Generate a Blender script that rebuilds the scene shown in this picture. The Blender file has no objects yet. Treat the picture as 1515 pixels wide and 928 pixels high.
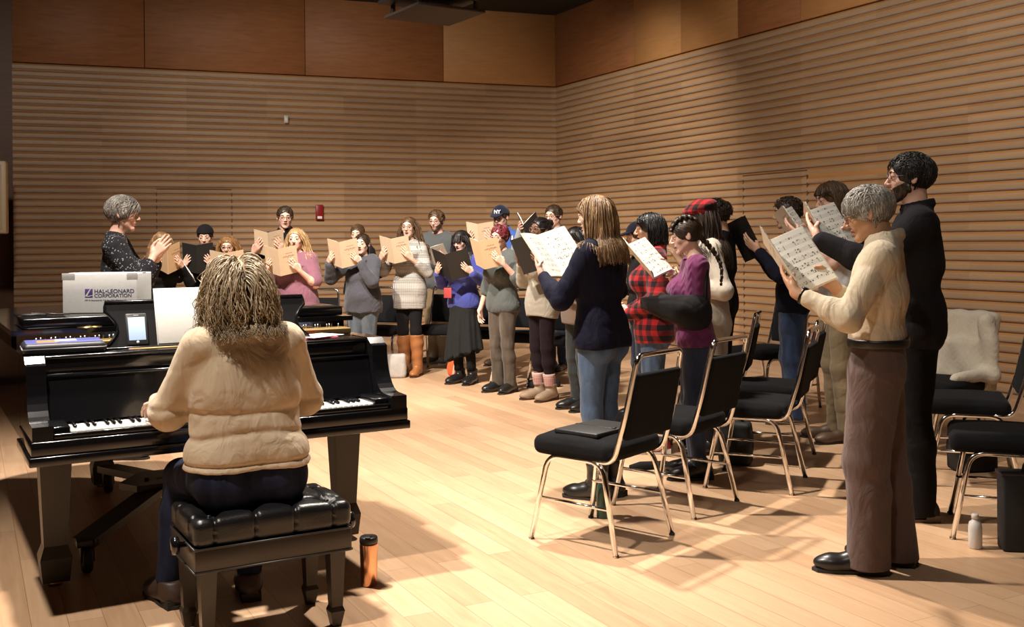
import bpy, math, random, os
import numpy as np
from mathutils import Vector, Matrix
SC = bpy.context.scene
COL = SC.collection
RNG = np.random.RandomState(7)
PI = math.pi
# ------------------------------------------------------------------ camera numbers (photo pixels 1515 x 928)
F, CX, HY, EYE, ROLL = 1560.0, 757.0, 355.0, 1.42, 0.0085
def hor(u): return HY - ROLL * (u - CX)
def ground(u, v, z=0.0):
    """world point at height z seen at photo pixel (u,v)"""
    Y = F * (EYE - z) / (v - hor(u))
    return np.array([(u - ROLL * (v - HY) - CX) / F * Y, Y, z])
def at(u, v, Y):
    """world point at depth Y seen at photo pixel (u,v)"""
    return np.array([(u - ROLL * (v - HY) - CX) / F * Y, Y, EYE - (v - hor(u)) / F * Y])
def A(*v): return np.array(v, float)
def nrm(v):
    v = np.asarray(v, float); return v / (np.linalg.norm(v) + 1e-12)
def rotz(a): c, s = math.cos(a), math.sin(a); return np.array([[c, -s, 0], [s, c, 0], [0, 0, 1.]])
def rotx(a): c, s = math.cos(a), math.sin(a); return np.array([[1., 0, 0], [0, c, -s], [0, s, c]])
def roty(a): c, s = math.cos(a), math.sin(a); return np.array([[c, 0, s], [0, 1., 0], [-s, 0, c]])
# ------------------------------------------------------------------ materials
MATS = {}
def nodes(name):
    m = bpy.data.materials.new(name); m.use_nodes = True
    nt = m.node_tree; b = nt.nodes['Principled BSDF']
    return m, nt, b
def N(nt, t, **kw):
    n = nt.nodes.new(t)
    for k, v in kw.items():
        if k in n.inputs: n.inputs[k].default_value = v
        else: setattr(n, k, v)
    return n
def L(nt, a, b): nt.links.new(a, b)
def ramp(nt, fac, stops):
    r = nt.nodes.new('ShaderNodeValToRGB'); e = r.color_ramp.elements
    while len(e) < len(stops): e.new(0.5)
    for i, (p, c) in enumerate(stops):
        e[i].position = p; e[i].color = tuple(c) + (1,) if len(c) == 3 else c
    L(nt, fac, r.inputs['Fac']); return r.outputs['Color']
def mix(nt, fac, a, b, mode='MIX'):
    n = nt.nodes.new('ShaderNodeMix'); n.data_type = 'RGBA'; n.blend_type = mode
    for i, x in ((0, fac), (6, a), (7, b)):
        if hasattr(x, 'is_linked'): L(nt, x, n.inputs[i])
        elif i == 0: n.inputs[0].default_value = x
        else: n.inputs[i].default_value = tuple(x) + (1,) if len(x) == 3 else x
    return n.outputs[2]
def math_(nt, op, a, b=0.0, c=0.0):
    n = nt.nodes.new('ShaderNodeMath'); n.operation = op
    for i, x in enumerate((a, b, c)):
        if hasattr(x, 'is_linked'): L(nt, x, n.inputs[i])
        else: n.inputs[i].default_value = x
    return n.outputs[0]
def objco(nt, scale=(1, 1, 1), rot=(0, 0, 0)):
    tc = nt.nodes.new('ShaderNodeTexCoord'); mp = nt.nodes.new('ShaderNodeMapping')
    mp.inputs['Scale'].default_value = scale; mp.inputs['Rotation'].default_value = rot
    L(nt, tc.outputs['Object'], mp.inputs['Vector']); return mp.outputs[0]
def bump(nt, b, h, strength=.3, dist=.01):
    n = nt.nodes.new('ShaderNodeBump'); n.inputs['Strength'].default_value = strength
    n.inputs['Distance'].default_value = dist
    L(nt, h, n.inputs['Height']); L(nt, n.outputs[0], b.inputs['Normal'])
def noise(nt, vec, scale, detail=3, rough=.5):
    n = N(nt, 'ShaderNodeTexNoise', Scale=scale, Detail=detail, Roughness=rough)
    L(nt, vec, n.inputs['Vector']); return n.outputs['Fac']
def plain(name, col, rough=.5, metal=0., spec=.5, coat=0., bumpy=0., bscale=60):
    if name in MATS: return MATS[name]
    m, nt, b = nodes(name); MATS[name] = m
    b.inputs['Base Color'].default_value = tuple(col) + (1,)
    b.inputs['Roughness'].default_value = rough; b.inputs['Metallic'].default_value = metal
    b.inputs['Specular IOR Level'].default_value = spec; b.inputs['Coat Weight'].default_value = coat
    b.inputs['Coat Roughness'].default_value = .05
    v = objco(nt); f = noise(nt, v, bscale, 4)
    c = mix(nt, f, [x * .93 for x in col], [min(1, x * 1.07) for x in col]); L(nt, c, b.inputs['Base Color'])
    if bumpy: bump(nt, b, f, bumpy, .004)
    return m
def cloth(name, col, rough=.9, pattern=None, c2=None, weave=500, folds=.5, sheen=.15):
    """woven cloth: fine weave and soft folds; patterns: plaid, speckle, stripe, rib, knit, denim, fleece"""
    if name in MATS: return MATS[name]
    m, nt, b = nodes(name); MATS[name] = m
    v = objco(nt)
    b.inputs['Roughness'].default_value = rough; dk_ = max(col) < .03
    b.inputs['Specular IOR Level'].default_value = .08 if dk_ else .2
    b.inputs['Sheen Weight'].default_value = .02 if dk_ else sheen; b.inputs['Sheen Roughness'].default_value = .5
    big = noise(nt, v, 9, 3); fine = noise(nt, v, weave, 2)
    c = mix(nt, big, [x * .88 for x in col], [min(1, x * 1.12) for x in col])
    sep = nt.nodes.new('ShaderNodeSeparateXYZ'); L(nt, v, sep.inputs[0])
    X, Yy, Z = sep.outputs
    h = None
    if pattern == 'plaid':
        s = math_(nt, 'ADD', X, math_(nt, 'MULTIPLY', Yy, .8))
        fx = math_(nt, 'GREATER_THAN', math_(nt, 'FRACT', math_(nt, 'MULTIPLY', s, 14)), .5)
        fz = math_(nt, 'GREATER_THAN', math_(nt, 'FRACT', math_(nt, 'MULTIPLY', Z, 14)), .5)
        a = math_(nt, 'MULTIPLY', math_(nt, 'ADD', fx, fz), .5)
        c = ramp(nt, a, [(0, col), (.5, [x * .35 + y * .65 for x, y in zip(col, c2)]), (1, c2)])
    elif pattern == 'speckle':
        vo = N(nt, 'ShaderNodeTexVoronoi', Scale=70.); L(nt, v, vo.inputs['Vector'])
        k = math_(nt, 'LESS_THAN', vo.outputs['Distance'], .28)
        k2 = math_(nt, 'MULTIPLY', k, math_(nt, 'GREATER_THAN', noise(nt, v, 22), .47))
        c = mix(nt, k2, c, c2)
    elif pattern == 'stripe':
        fz = math_(nt, 'FRACT', math_(nt, 'MULTIPLY', Z, 62)); k = math_(nt, 'GREATER_THAN', fz, .55)
        k2 = math_(nt, 'GREATER_THAN', math_(nt, 'FRACT', math_(nt, 'MULTIPLY', math_(nt, 'ADD', X, Yy), 80)), .3)
        band = math_(nt, 'GREATER_THAN', math_(nt, 'SINE', math_(nt, 'MULTIPLY', Z, 48)), .35)
        k = math_(nt, 'MULTIPLY', k, k2)
        k = math_(nt, 'MAXIMUM', k, math_(nt, 'MULTIPLY', band, math_(nt, 'MULTIPLY', k2, .6)))
        c = mix(nt, k, c, c2)
    elif pattern == 'rib' or pattern == 'knit':
        fr = 260 if pattern == 'rib' else 85
        h = math_(nt, 'SINE', math_(nt, 'MULTIPLY', math_(nt, 'ADD', X, Yy), fr))
        if pattern == 'knit':
            h2 = math_(nt, 'SINE', math_(nt, 'ADD', math_(nt, 'MULTIPLY', Z, 110), math_(nt, 'MULTIPLY', h, 2)))
            h = math_(nt, 'ADD', h, h2)
        c = mix(nt, math_(nt, 'MULTIPLY_ADD', h, .25, .5), [x * .8 for x in col], [min(1, x * 1.15) for x in col])
    elif pattern == 'denim':
        w = noise(nt, objco(nt, (1, 1, .25)), 14, 4)
        c = mix(nt, ramp(nt, w, [(.35, (0, 0, 0)), (.7, (1, 1, 1))]), col, c2 or [min(1, x * 1.7) for x in col])
    elif pattern == 'fleece':
        h = noise(nt, v, 130, 3, .7)
        c = mix(nt, h, [x * .8 for x in col], [min(1, x * 1.1) for x in col])
    elif pattern == 'fade':
        pass
    L(nt, c, b.inputs['Base Color'])
    wr = N(nt, 'ShaderNodeTexNoise', Scale=11., Detail=3., Distortion=1.2); L(nt, objco(nt, (1, 1, .55)), wr.inputs['Vector'])
    hh = math_(nt, 'ADD', math_(nt, 'MULTIPLY', wr.outputs['Fac'], folds), math_(nt, 'MULTIPLY', fine, .05))
    if h is not None: hh = math_(nt, 'ADD', hh, math_(nt, 'MULTIPLY', h, .1))
    bump(nt, b, hh, .55, .03)
    return m
def skin(name, col):
    if name in MATS: return MATS[name]
    m, nt, b = nodes(name); MATS[name] = m
    v = objco(nt); f = noise(nt, v, 25, 4)
    c = mix(nt, f, [col[0] * .95, col[1] * .86, col[2] * .84], [min(1, x * 1.05) for x in col])
    L(nt, c, b.inputs['Base Color']); b.inputs['Roughness'].default_value = .48
    b.inputs['Specular IOR Level'].default_value = .4
    b.inputs['Subsurface Weight'].default_value = .08; b.inputs['Subsurface Radius'].default_value = (.6, .25, .12)
    b.inputs['Subsurface Scale'].default_value = .01
    bump(nt, b, noise(nt, v, 350, 2), .08, .002)
    return m
def hairmat(name, col, c2=None, rough=.42):
    if name in MATS: return MATS[name]
    m, nt, b = nodes(name); MATS[name] = m
    v = objco(nt, (1, 1, .12)); f = noise(nt, v, 190, 3)
    g = noise(nt, objco(nt, (1, 1, .4)), 24, 2)
    c2 = c2 or [min(1, x * 1.6) for x in col]
    k = math_(nt, 'MULTIPLY_ADD', f, .6, math_(nt, 'MULTIPLY', g, .4))
    c = ramp(nt, k, [(.36, [x * .6 for x in col]), (.52, col), (.68, c2)])
    L(nt, c, b.inputs['Base Color']); b.inputs['Roughness'].default_value = rough
    b.inputs['Specular IOR Level'].default_value = .45
    return m
# ------------------------------------------------------------------ meshes
def mk(name, V, Fc, mats, parent=None, mi=None, smooth=True, loc=None):
    me = bpy.data.meshes.new(name)
    V = np.asarray(V, np.float32)
    if isinstance(Fc, np.ndarray) and Fc.ndim == 2:
        n, k = Fc.shape
        me.vertices.add(len(V)); me.vertices.foreach_set('co', V.ravel())
        me.loops.add(n * k); me.loops.foreach_set('vertex_index', Fc.astype(np.int32).ravel())
        me.polygons.add(n); me.polygons.foreach_set('loop_start', np.arange(0, n * k, k, dtype=np.int32))
        me.update(calc_edges=True)
    else:
        me.from_pydata([tuple(map(float, v)) for v in V], [], [tuple(map(int, f)) for f in Fc]); me.update()
    for m in (mats if isinstance(mats, (list, tuple)) else [mats]): me.materials.append(m)
    npoly = len(me.polygons)
    if mi is not None: me.polygons.foreach_set('material_index', np.asarray(mi, np.int32))
    if isinstance(smooth, bool): me.polygons.foreach_set('use_smooth', np.full(npoly, smooth))
    else: me.polygons.foreach_set('use_smooth', np.asarray(smooth, bool))
    me.validate(); me.update()
    o = bpy.data.objects.new(name, me); COL.objects.link(o)
    if parent is not None: o.parent = parent
    if loc is not None: o.location = loc
    return o
class MB:
    """collects shapes into one mesh"""
    def __init__(s): s.V, s.F, s.I, s.S, s.n = [], [], [], [], 0
    def add(s, V, Fc, m=0, smooth=False, M=None, t=None):
        V = np.asarray(V, float)
        if M is not None: V = V @ np.asarray(M).T
        if t is not None: V = V + np.asarray(t)
        s.V.append(V); s.F += [tuple(int(i) + s.n for i in f) for f in Fc]
        s.I += [m] * len(Fc); s.S += [smooth] * len(Fc); s.n += len(V); return s
    def build(s, name, mats, parent=None, loc=None):
        return mk(name, np.concatenate(s.V), s.F, mats, parent, s.I, s.S, loc)
    def box(s, lo, hi, bev=0., m=0, M=None, t=None, seg=2):
        V, Fc = rbox(A(*lo), A(*hi), bev, seg); return s.add(V, Fc, m, bev > 0, M, t)
    def tube(s, P, r, n=10, m=0, closed=False, M=None, t=None):
        V, Fc = tube(P, r, n, closed); return s.add(V, Fc, m, True, M, t)
    def lathe(s, prof, n=24, m=0, M=None, t=None):
        V, Fc = lathe(prof, n); return s.add(V, Fc, m, True, M, t)
    def prism(s, poly, z0, z1, m=0, M=None, t=None, smooth=False):
        k = len(poly); V = [(x, y, z0) for x, y in poly] + [(x, y, z1) for x, y in poly]
        Fc = [tuple(range(k))[::-1], tuple(range(k, 2 * k))] + [(i, (i + 1) % k, k + (i + 1) % k, k + i) for i in range(k)]
        return s.add(V, Fc, m, smooth, M, t)
_rb = {}
def rbox(lo, hi, bev, seg=2):
    import bmesh
    bm = bmesh.new(); bmesh.ops.create_cube(bm, size=1.0)
    sz = hi - lo; c = (hi + lo) / 2
    for v in bm.verts: v.co = Vector(np.array(v.co) * sz + c)
    if bev > 0:
        bmesh.ops.bevel(bm, geom=bm.edges[:], offset=min(bev, .49 * sz.min()), segments=seg, profile=.5, affect='EDGES')
    bm.verts.index_update()
    V = [tuple(v.co) for v in bm.verts]; Fc = [tuple(v.index for v in f.verts) for f in bm.faces]; bm.free()
    return V, Fc
def tube(P, r, n=10, closed=False):
    P = np.asarray(P, float); k = len(P); r = np.broadcast_to(np.asarray(r, float), (k,))
    T = np.zeros_like(P)
    if closed: T = np.roll(P, -1, 0) - np.roll(P, 1, 0)
    else: T[1:-1] = P[2:] - P[:-2]; T[0] = P[1] - P[0]; T[-1] = P[-1] - P[-2]
    T /= np.linalg.norm(T, axis=1)[:, None] + 1e-12
    u = nrm(np.cross(T[0], A(0, 0, 1) if abs(T[0][2]) < .9 else A(1, 0, 0)))
    V = []
    ang = np.arange(n) * 2 * PI / n
    for i in range(k):
        u = nrm(u - T[i] * np.dot(u, T[i])); w = np.cross(T[i], u)
        V.append(P[i] + r[i] * (np.cos(ang)[:, None] * u + np.sin(ang)[:, None] * w))
    V = np.concatenate(V); Fc = []
    for i in range(k if closed else k - 1):
        j = (i + 1) % k
        Fc += [(i * n + a, i * n + (a + 1) % n, j * n + (a + 1) % n, j * n + a) for a in range(n)]
    if not closed: Fc += [tuple(range(n))[::-1], tuple((k - 1) * n + a for a in range(n))]
    return V, Fc
def lathe(prof, n=24):
    prof = [(max(r, 1e-4), z) for r, z in prof]; k = len(prof); V = []; Fc = []
    for r, z in prof:
        V += [(r * math.cos(a * 2 * PI / n), r * math.sin(a * 2 * PI / n), z) for a in range(n)]
    for i in range(k - 1):
        Fc += [(i * n + a, i * n + (a + 1) % n, (i + 1) * n + (a + 1) % n, (i + 1) * n + a) for a in range(n)]
    Fc += [tuple(range(n))[::-1], tuple((k - 1) * n + a for a in range(n))]
    return np.array(V), Fc
def fillet(P, rad, seg=6):
    """round the corners of a polyline"""
    P = [A(*p) for p in P]; out = [P[0]]
    for i in range(1, len(P) - 1):
        a, b, c = P[i - 1], P[i], P[i + 1]; u, v = nrm(a - b), nrm(c - b)
        d = min(rad, .48 * np.linalg.norm(a - b), .48 * np.linalg.norm(c - b))
        p0, p1 = b + u * d, b + v * d
        for k in range(seg + 1):
            t = k / seg; out.append((1 - t) ** 2 * p0 + 2 * t * (1 - t) * b + t * t * p1)
    out.append(P[-1]); return np.array(out)
def thing(name, label, cat, loc=(0, 0, 0), rz=0., group=None):
    o = bpy.data.objects.new(name, None); COL.objects.link(o)
    o.location = tuple(map(float, loc)); o.rotation_euler = (0, 0, rz); o.empty_display_size = .1
    return tag(o, label, cat, group)
def tag(o, label, cat, group=None):
    o['label'] = label; o['category'] = cat
    if group: o['group'] = group
    return o
def structure(o): o['kind'] = 'structure'; return o
def copy_thing(root, loc, rz, label, group=None):
    r = root.copy(); COL.objects.link(r); r.location = tuple(map(float, loc)); r.rotation_euler = (0, 0, rz)
    r['label'] = label
    if group: r['group'] = group
    for ch in list(root.children):
        c = ch.copy(); COL.objects.link(c); c.parent = r
        for g in list(ch.children):
            d = g.copy(); COL.objects.link(d); d.parent = c
    return r
# ------------------------------------------------------------------ distance fields -> smooth meshes
class Field:
    def __init__(s, vox): s.vox, s.pr = vox, []
    def cap(s, a, b, ra, rb=None, k=.02, flat=None, fdir=None, sub=False):
        """tapered capsule; flat squeezes it along fdir"""
        a, b = A(*a), A(*b); rb = ra if rb is None else rb; R = max(ra, rb)
        fd = None if flat is None else nrm(fdir if fdir is not None else A(0, 1, 0))
        def f(X, Y, Z):
            px, py, pz = X - a[0], Y - a[1], Z - a[2]; ba = b - a
            if fd is not None:
                q = (px * fd[0] + py * fd[1] + pz * fd[2]) * (1 / flat - 1)
                px, py, pz = px + q * fd[0], py + q * fd[1], pz + q * fd[2]
                ba = ba + fd * np.dot(ba, fd) * (1 / flat - 1)
            l2 = max(np.dot(ba, ba), 1e-12)
            t = np.clip((px * ba[0] + py * ba[1] + pz * ba[2]) / l2, 0, 1)
            d = np.sqrt((px - t * ba[0]) ** 2 + (py - t * ba[1]) ** 2 + (pz - t * ba[2]) ** 2) - (ra + (rb - ra) * t)
            return d * (1 if fd is None else min(1, flat ** .5))
        s.pr.append((f, np.minimum(a, b) - R, np.maximum(a, b) + R, k, sub)); return s
    def ell(s, c, r, R=None, k=.02, sub=False):
        c, r = A(*c), A(*r); M = np.eye(3) if R is None else np.asarray(R); m = r.max()
        def f(X, Y, Z):
            x, y, z = X - c[0], Y - c[1], Z - c[2]
            u = [x * M[0, i] + y * M[1, i] + z * M[2, i] for i in range(3)]
            k0 = np.sqrt(sum((u[i] / r[i]) ** 2 for i in range(3))); k1 = np.sqrt(sum((u[i] / r[i] ** 2) ** 2 for i in range(3)))
            return k0 * (k0 - 1) / (k1 + 1e-9)
        s.pr.append((f, c - m, c + m, k, sub)); return s
    def box(s, c, h, rad=.005, R=None, k=.01, sub=False):
        c, h = A(*c), A(*h); M = np.eye(3) if R is None else np.asarray(R); m = np.linalg.norm(h) + .001
        def f(X, Y, Z):
            x, y, z = X - c[0], Y - c[1], Z - c[2]
            q = [np.abs(x * M[0, i] + y * M[1, i] + z * M[2, i]) - h[i] + rad for i in range(3)]
            return np.sqrt(sum(np.maximum(a, 0) ** 2 for a in q)) + np.minimum(np.maximum(q[0], np.maximum(q[1], q[2])), 0) - rad
        s.pr.append((f, c - m, c + m, k, sub)); return s
    def plane(s, p, n, k=.004):
        """cut away everything on the side n points to"""
        p, n = A(*p), nrm(n)
        def f(X, Y, Z): return -((X - p[0]) * n[0] + (Y - p[1]) * n[1] + (Z - p[2]) * n[2])
        s.pr.append((f, None, None, k, True)); return s
    def mesh(s, disp=None):
        v = s.vox
        los = [p[1] for p in s.pr if p[1] is not None and not p[4]]; his = [p[2] for p in s.pr if p[1] is not None and not p[4]]
        lo = np.min(los, 0) - 4 * v; hi = np.max(his, 0) + 4 * v
        n = np.ceil((hi - lo) / v).astype(int) + 1
        ax = [lo[i] + v * np.arange(n[i]) for i in range(3)]
        D = np.full(n, .5, np.float32)
        for f, a, b, k, sub in s.pr:
            m = max(k, .01) + 3 * v
            if a is None: i0, i1 = np.zeros(3, int), n
            else:
                i0 = np.clip(np.floor((a - m - lo) / v).astype(int), 0, n); i1 = np.clip(np.ceil((b + m - lo) / v).astype(int) + 1, 0, n)
            if (i1 <= i0).any(): continue
            sl = tuple(slice(i0[j], i1[j]) for j in range(3))
            d = f(ax[0][sl[0]][:, None, None].astype(np.float32), ax[1][sl[1]][None, :, None].astype(np.float32), ax[2][sl[2]][None, None, :].astype(np.float32))
            d0 = D[sl]
            if sub:
                e = -d; h = np.clip(.5 - .5 * (e - d0) / -k, 0, 1) if False else np.clip(.5 + .5 * (e - d0) / k, 0, 1)
                D[sl] = d0 + (e - d0) * h + k * h * (1 - h)
            else:
                h = np.clip(.5 + .5 * (d - d0) / k, 0, 1)
                D[sl] = d + (d0 - d) * h - k * h * (1 - h)
        if disp is not None:
            near = np.abs(D) < .04
            ii = np.nonzero(near)
            D[ii] += disp(ax[0][ii[0]], ax[1][ii[1]], ax[2][ii[2]]).astype(np.float32)
        return nets(D, lo, v)
_C8 = np.array([[i & 1, i >> 1 & 1, i >> 2 & 1] for i in range(8)])
_E12 = [(i, j) for i in range(8) for j in range(i + 1, 8) if bin(i ^ j).count('1') == 1]
def nets(D, lo, v):
    s = D < 0
    cnt = np.zeros(np.array(D.shape) - 1, np.int8)
    for c in _C8: cnt += s[c[0]:D.shape[0] - 1 + c[0], c[1]:D.shape[1] - 1 + c[1], c[2]:D.shape[2] - 1 + c[2]]
    idx = np.argwhere((cnt > 0) & (cnt < 8))
    val = np.stack([D[idx[:, 0] + c[0], idx[:, 1] + c[1], idx[:, 2] + c[2]] for c in _C8], 1)
    acc = np.zeros((len(idx), 3)); w = np.zeros(len(idx))
    for i, j in _E12:
        a, b = val[:, i], val[:, j]; m = (a < 0) != (b < 0)
        t = np.where(m, a / np.where(m, a - b, 1), 0)
        p = _C8[i] + t[:, None] * (_C8[j] - _C8[i]); acc += p * m[:, None]; w += m
    V = lo + v * (idx + acc / w[:, None])
    vid = np.full(cnt.shape, -1, np.int32); vid[tuple(idx.T)] = np.arange(len(idx))
    out = []
    for ax in range(3):
        o1, o2 = (ax + 1) % 3, (ax + 2) % 3
        sl0 = [slice(None)] * 3; sl1 = [slice(None)] * 3
        sl0[ax] = slice(0, -1); sl1[ax] = slice(1, None)
        e = np.argwhere(s[tuple(sl0)] != s[tuple(sl1)])
        ok = (e[:, o1] > 0) & (e[:, o2] > 0) & (e[:, o1] < D.shape[o1] - 1) & (e[:, o2] < D.shape[o2] - 1); e = e[ok]
        if not len(e): continue
        q = []
        for d1, d2 in ((1, 1), (0, 1), (0, 0), (1, 0)):
            c = e.copy(); c[:, o1] -= d1; c[:, o2] -= d2; q.append(vid[tuple(c.T)])
        q = np.stack(q, 1); fl = ~s[tuple(e.T)]
        q[fl] = q[fl][:, ::-1]; out.append(q)
    return V, np.concatenate(out)
def folds(seed, amp=.004, fx=22., fz=34.):
    """soft waves and sharper creases of cloth"""
    r = np.random.RandomState(seed); ph = r.rand(8) * 6.28
    def f(X, Y, Z):
        w = np.sin(9 * X + ph[0]) + np.sin(8 * Y + ph[1]); w2 = np.sin(6 * Z + ph[5]) + np.sin(11 * (X - Y) + ph[6])
        a = np.sin(fz * Z + 2.2 * w + ph[2] + 6 * X); b = np.sin(fx * (X + .7 * Y) + 1.5 * np.sin(7 * Z + ph[3]) + ph[4])
        c = np.sin(.8 * fz * (.75 * Z + .6 * X - .4 * Y) + 1.6 * w2 + ph[7])
        return amp * (.40 * a + .40 * b + .55 * (1 - np.abs(c)) ** 3 + .3 * (1 - np.abs(a)) ** 4 - .2)
    return f
# ------------------------------------------------------------------ people
WHITE_EYE = None
def ik(S, W, La, Lb, hint):
    v = W - S; D = np.linalg.norm(v); mx = (La + Lb) * .995
    if D > mx: W = S + v / D * mx; D = mx
    dr = (W - S) / D; a = (La * La - Lb * Lb + D * D) / (2 * D); h = math.sqrt(max(La * La - a * a, 1e-6))
    p = nrm(hint - dr * np.dot(hint, dr)); return S + dr * a + p * h, W
def hand(f, W, d, n, side, hs=1.0, curl=(.25, .3, .25), thumb='wrap', fat=1.0, spread=.10):
    """palm, four unequal fingers with knuckle bends and a thumb leaving the side of the palm"""
    d = nrm(d); n = nrm(n - d * np.dot(n, d)); s = np.cross(d, n) * side
    offs = (.029, .0095, -.0095, -.0275); pl = (.086, .089, .085, .078); fl = (.95, 1.05, .96, .76)
    for i in range(4):
        b = W + s * offs[i] * .45 * hs + d * .012 * hs; K = W + d * pl[i] * hs + s * offs[i] * hs
        f.cap(b, K, .0135 * hs * fat, .0112 * hs * fat, k=.014 * hs)
        p = K; a = 0.; sd = nrm(d + s * offs[i] / .029 * spread)
        for j, ln in enumerate((.042, .027, .021)):
            a += curl[j] * (1 + .12 * i)
            q = p + (sd * math.cos(a) + n * math.sin(a)) * ln * fl[i] * hs
            r0 = (.0090, .0082, .0074)[j] * hs * fat * (.9 if i == 3 else 1); r1 = (.0082, .0074, .0064)[j] * hs * fat * (.9 if i == 3 else 1)
            f.cap(p, q, r0, r1, k=.003); p = q
    if thumb == 'wrap': st = [(s * .026 + d * .022 + n * .006, .0135), (s * .044 + d * .046 + n * .018, .0108), (s * .034 + d * .072 + n * .036, .0096), (s * .018 + d * .094 + n * .040, .0075)]
    elif thumb == 'flat': st = [(s * .026 + d * .018, .0135), (s * .048 + d * .042 + n * .006, .0108), (s * .054 + d * .070 + n * .010, .0095), (s * .052 + d * .095 + n * .012, .0075)]
    else: st = [(s * .026 + d * .018, .0135), (s * .036 + d * .046 + n * .014, .0108), (s * .028 + d * .072 + n * .026, .0095), (s * .014 + d * .090 + n * .032, .0075)]
    q = [W + v * hs for v, r in st]
    for i in range(3): f.cap(q[i], q[i + 1], st[i][1] * hs * fat, st[i + 1][1] * hs * fat, k=.006 if i else .014 * hs)
    f.cap(W - d * .02 * hs, q[0], .016 * hs, .0135 * hs * fat, k=.015)
FACE_CUT = (A(0, .40, -.18), A(.30, .36, .44))
def head_prims(f, T, hh, sex, mouth):
    """T maps head units (1 = head height, y forward) to the body's frame"""
    P = lambda x, y, z: T(A(x, y, z)); R = T.R; h = hh; fem = sex == 'f'
    w = .95 if fem else 1.0
    f.ell(P(0, -.05, .13), A(.335, .42, .36) * h, R, k=.01)
    f.ell(P(0, .09, -.12), A(.265 * w, .275, .34) * h, R, k=.06 * h * 2)
    for s in (-1, 1):
        f.cap(P(s * .205 * w, .0, -.20), P(s * .05, .26, -.41), .085 * h * w, .07 * h, k=.05 * h)
        f.ell(P(s * .16, .215, -.09), A(.11, .10, .10) * h, R, k=.05 * h)
    f.ell(P(0, .285, -.415), A(.085 * w, .075, .075) * h, R, k=.05 * h)
    f.cap(P(-.15, .318, .095), P(.15, .318, .095), .06 * h, k=.05 * h)
    for s in (-1, 1): f.ell(P(s * .145, .405, .025), A(.085, .075, .06) * h, R, k=.035 * h, sub=True)
    for s in (-1, 1): (f.ell(P(s * .138, .322, .048), A(.080, .062, .046) * h, R, k=.012 * h), f.ell(P(s * .138, .318, -.017), A(.074, .052, .030) * h, R, k=.012 * h))
    f.cap(P(0, .355, .05), P(0, .455, -.115), .034 * h, .044 * h, k=.03 * h)
    for s in (-1, 1): f.ell(P(s * .045, .405, -.135), A(.036, .045, .032) * h, R, k=.02 * h)
    mo = mouth * h
    f.ell(P(0, .345, -.235 + .0), A(.095, .055, .028) * h, R, k=.02 * h)
    f.ell(P(0, .335, -.285) - T.R @ A(0, 0, mo * .9), A(.085, .055, .034) * h, R, k=.02 * h)
    if mouth > .005: f.ell(P(0, .40, -.262) - T.R @ A(0, 0, mo * .45), A(.062, .10, .012) * h + A(0, 0, mo * .55), R, k=.008 * h, sub=True)
    else: f.ell(P(0, .42, -.262), A(.085, .06, .006) * h, R, k=.01 * h, sub=True)
    for s in (-1, 1):
        Re = R @ rotz(s * .35) @ rotx(-.15)
        f.ell(P(s * .345, -.035, .0), A(.034, .085, .135) * h, Re, k=.012 * h)
        f.ell(P(s * .385, -.015, .015), A(.026, .050, .085) * h, Re, k=.014 * h, sub=True)
class HeadT:
    def __init__(s, c, R, h): s.c, s.R, s.h = c, R, h
    def __call__(s, q): return s.c + s.R @ (q * s.h)
    def inv(s, V): return ((V - s.c) @ s.R) / s.h
def quads_join(parts):
    V, Fq, n = [], [], 0
    for v, f in parts: V.append(v); Fq.append(np.asarray(f) + n); n += len(v)
    return np.concatenate(V), np.concatenate(Fq)
def lock_tubes(P, r, sides=5):
    """P (n,M,3) paths, r (n,M) radii -> quads"""
    n, M, _ = P.shape
    T = np.gradient(P, axis=1); T /= np.linalg.norm(T, axis=2, keepdims=True) + 1e-9
    ref = np.cross(T, np.array([.31, .83, .46])); ref /= np.linalg.norm(ref, axis=2, keepdims=True) + 1e-9
    w = np.cross(T, ref); a = np.arange(sides) * 2 * PI / sides
    V = P[:, :, None, :] + r[:, :, None, None] * (np.cos(a)[None, None, :, None] * ref[:, :, None, :] + np.sin(a)[None, None, :, None] * w[:, :, None, :])
    base = (np.arange(n) * M * sides)[:, None, None]; i = (np.arange(M - 1) * sides)[None, :, None]; k = np.arange(sides)[None, None, :]
    k2 = (k + 1) % sides
    q = np.stack([base + i + k, base + i + k2, base + i + sides + k2, base + i + sides + k], -1)
    return V.reshape(-1, 3), q.reshape(-1, 4)
SC_C, SC_R = A(0, -.05, .13), A(.335, .42, .36)
def roots(n, rs, back_only=False, front=None, nape=-.20):
    out = []
    while len(out) < n:
        d = rs.normal(size=(n * 3, 3)); d /= np.linalg.norm(d, axis=1)[:, None]
        q = SC_C + d * SC_R
        zh = np.interp(q[:, 1], [.0, .08, .26], [-.02, .10, .29]) - .25 * np.maximum(0, np.abs(q[:, 0]) - .24)
        ok = (q[:, 1] < 0) & (q[:, 2] > nape + .0 * q[:, 1]) | (q[:, 1] >= 0) & (q[:, 2] > zh)
        if back_only: ok &= q[:, 1] < .05
        out += list(q[ok])
    return np.array(out[:n])
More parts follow.
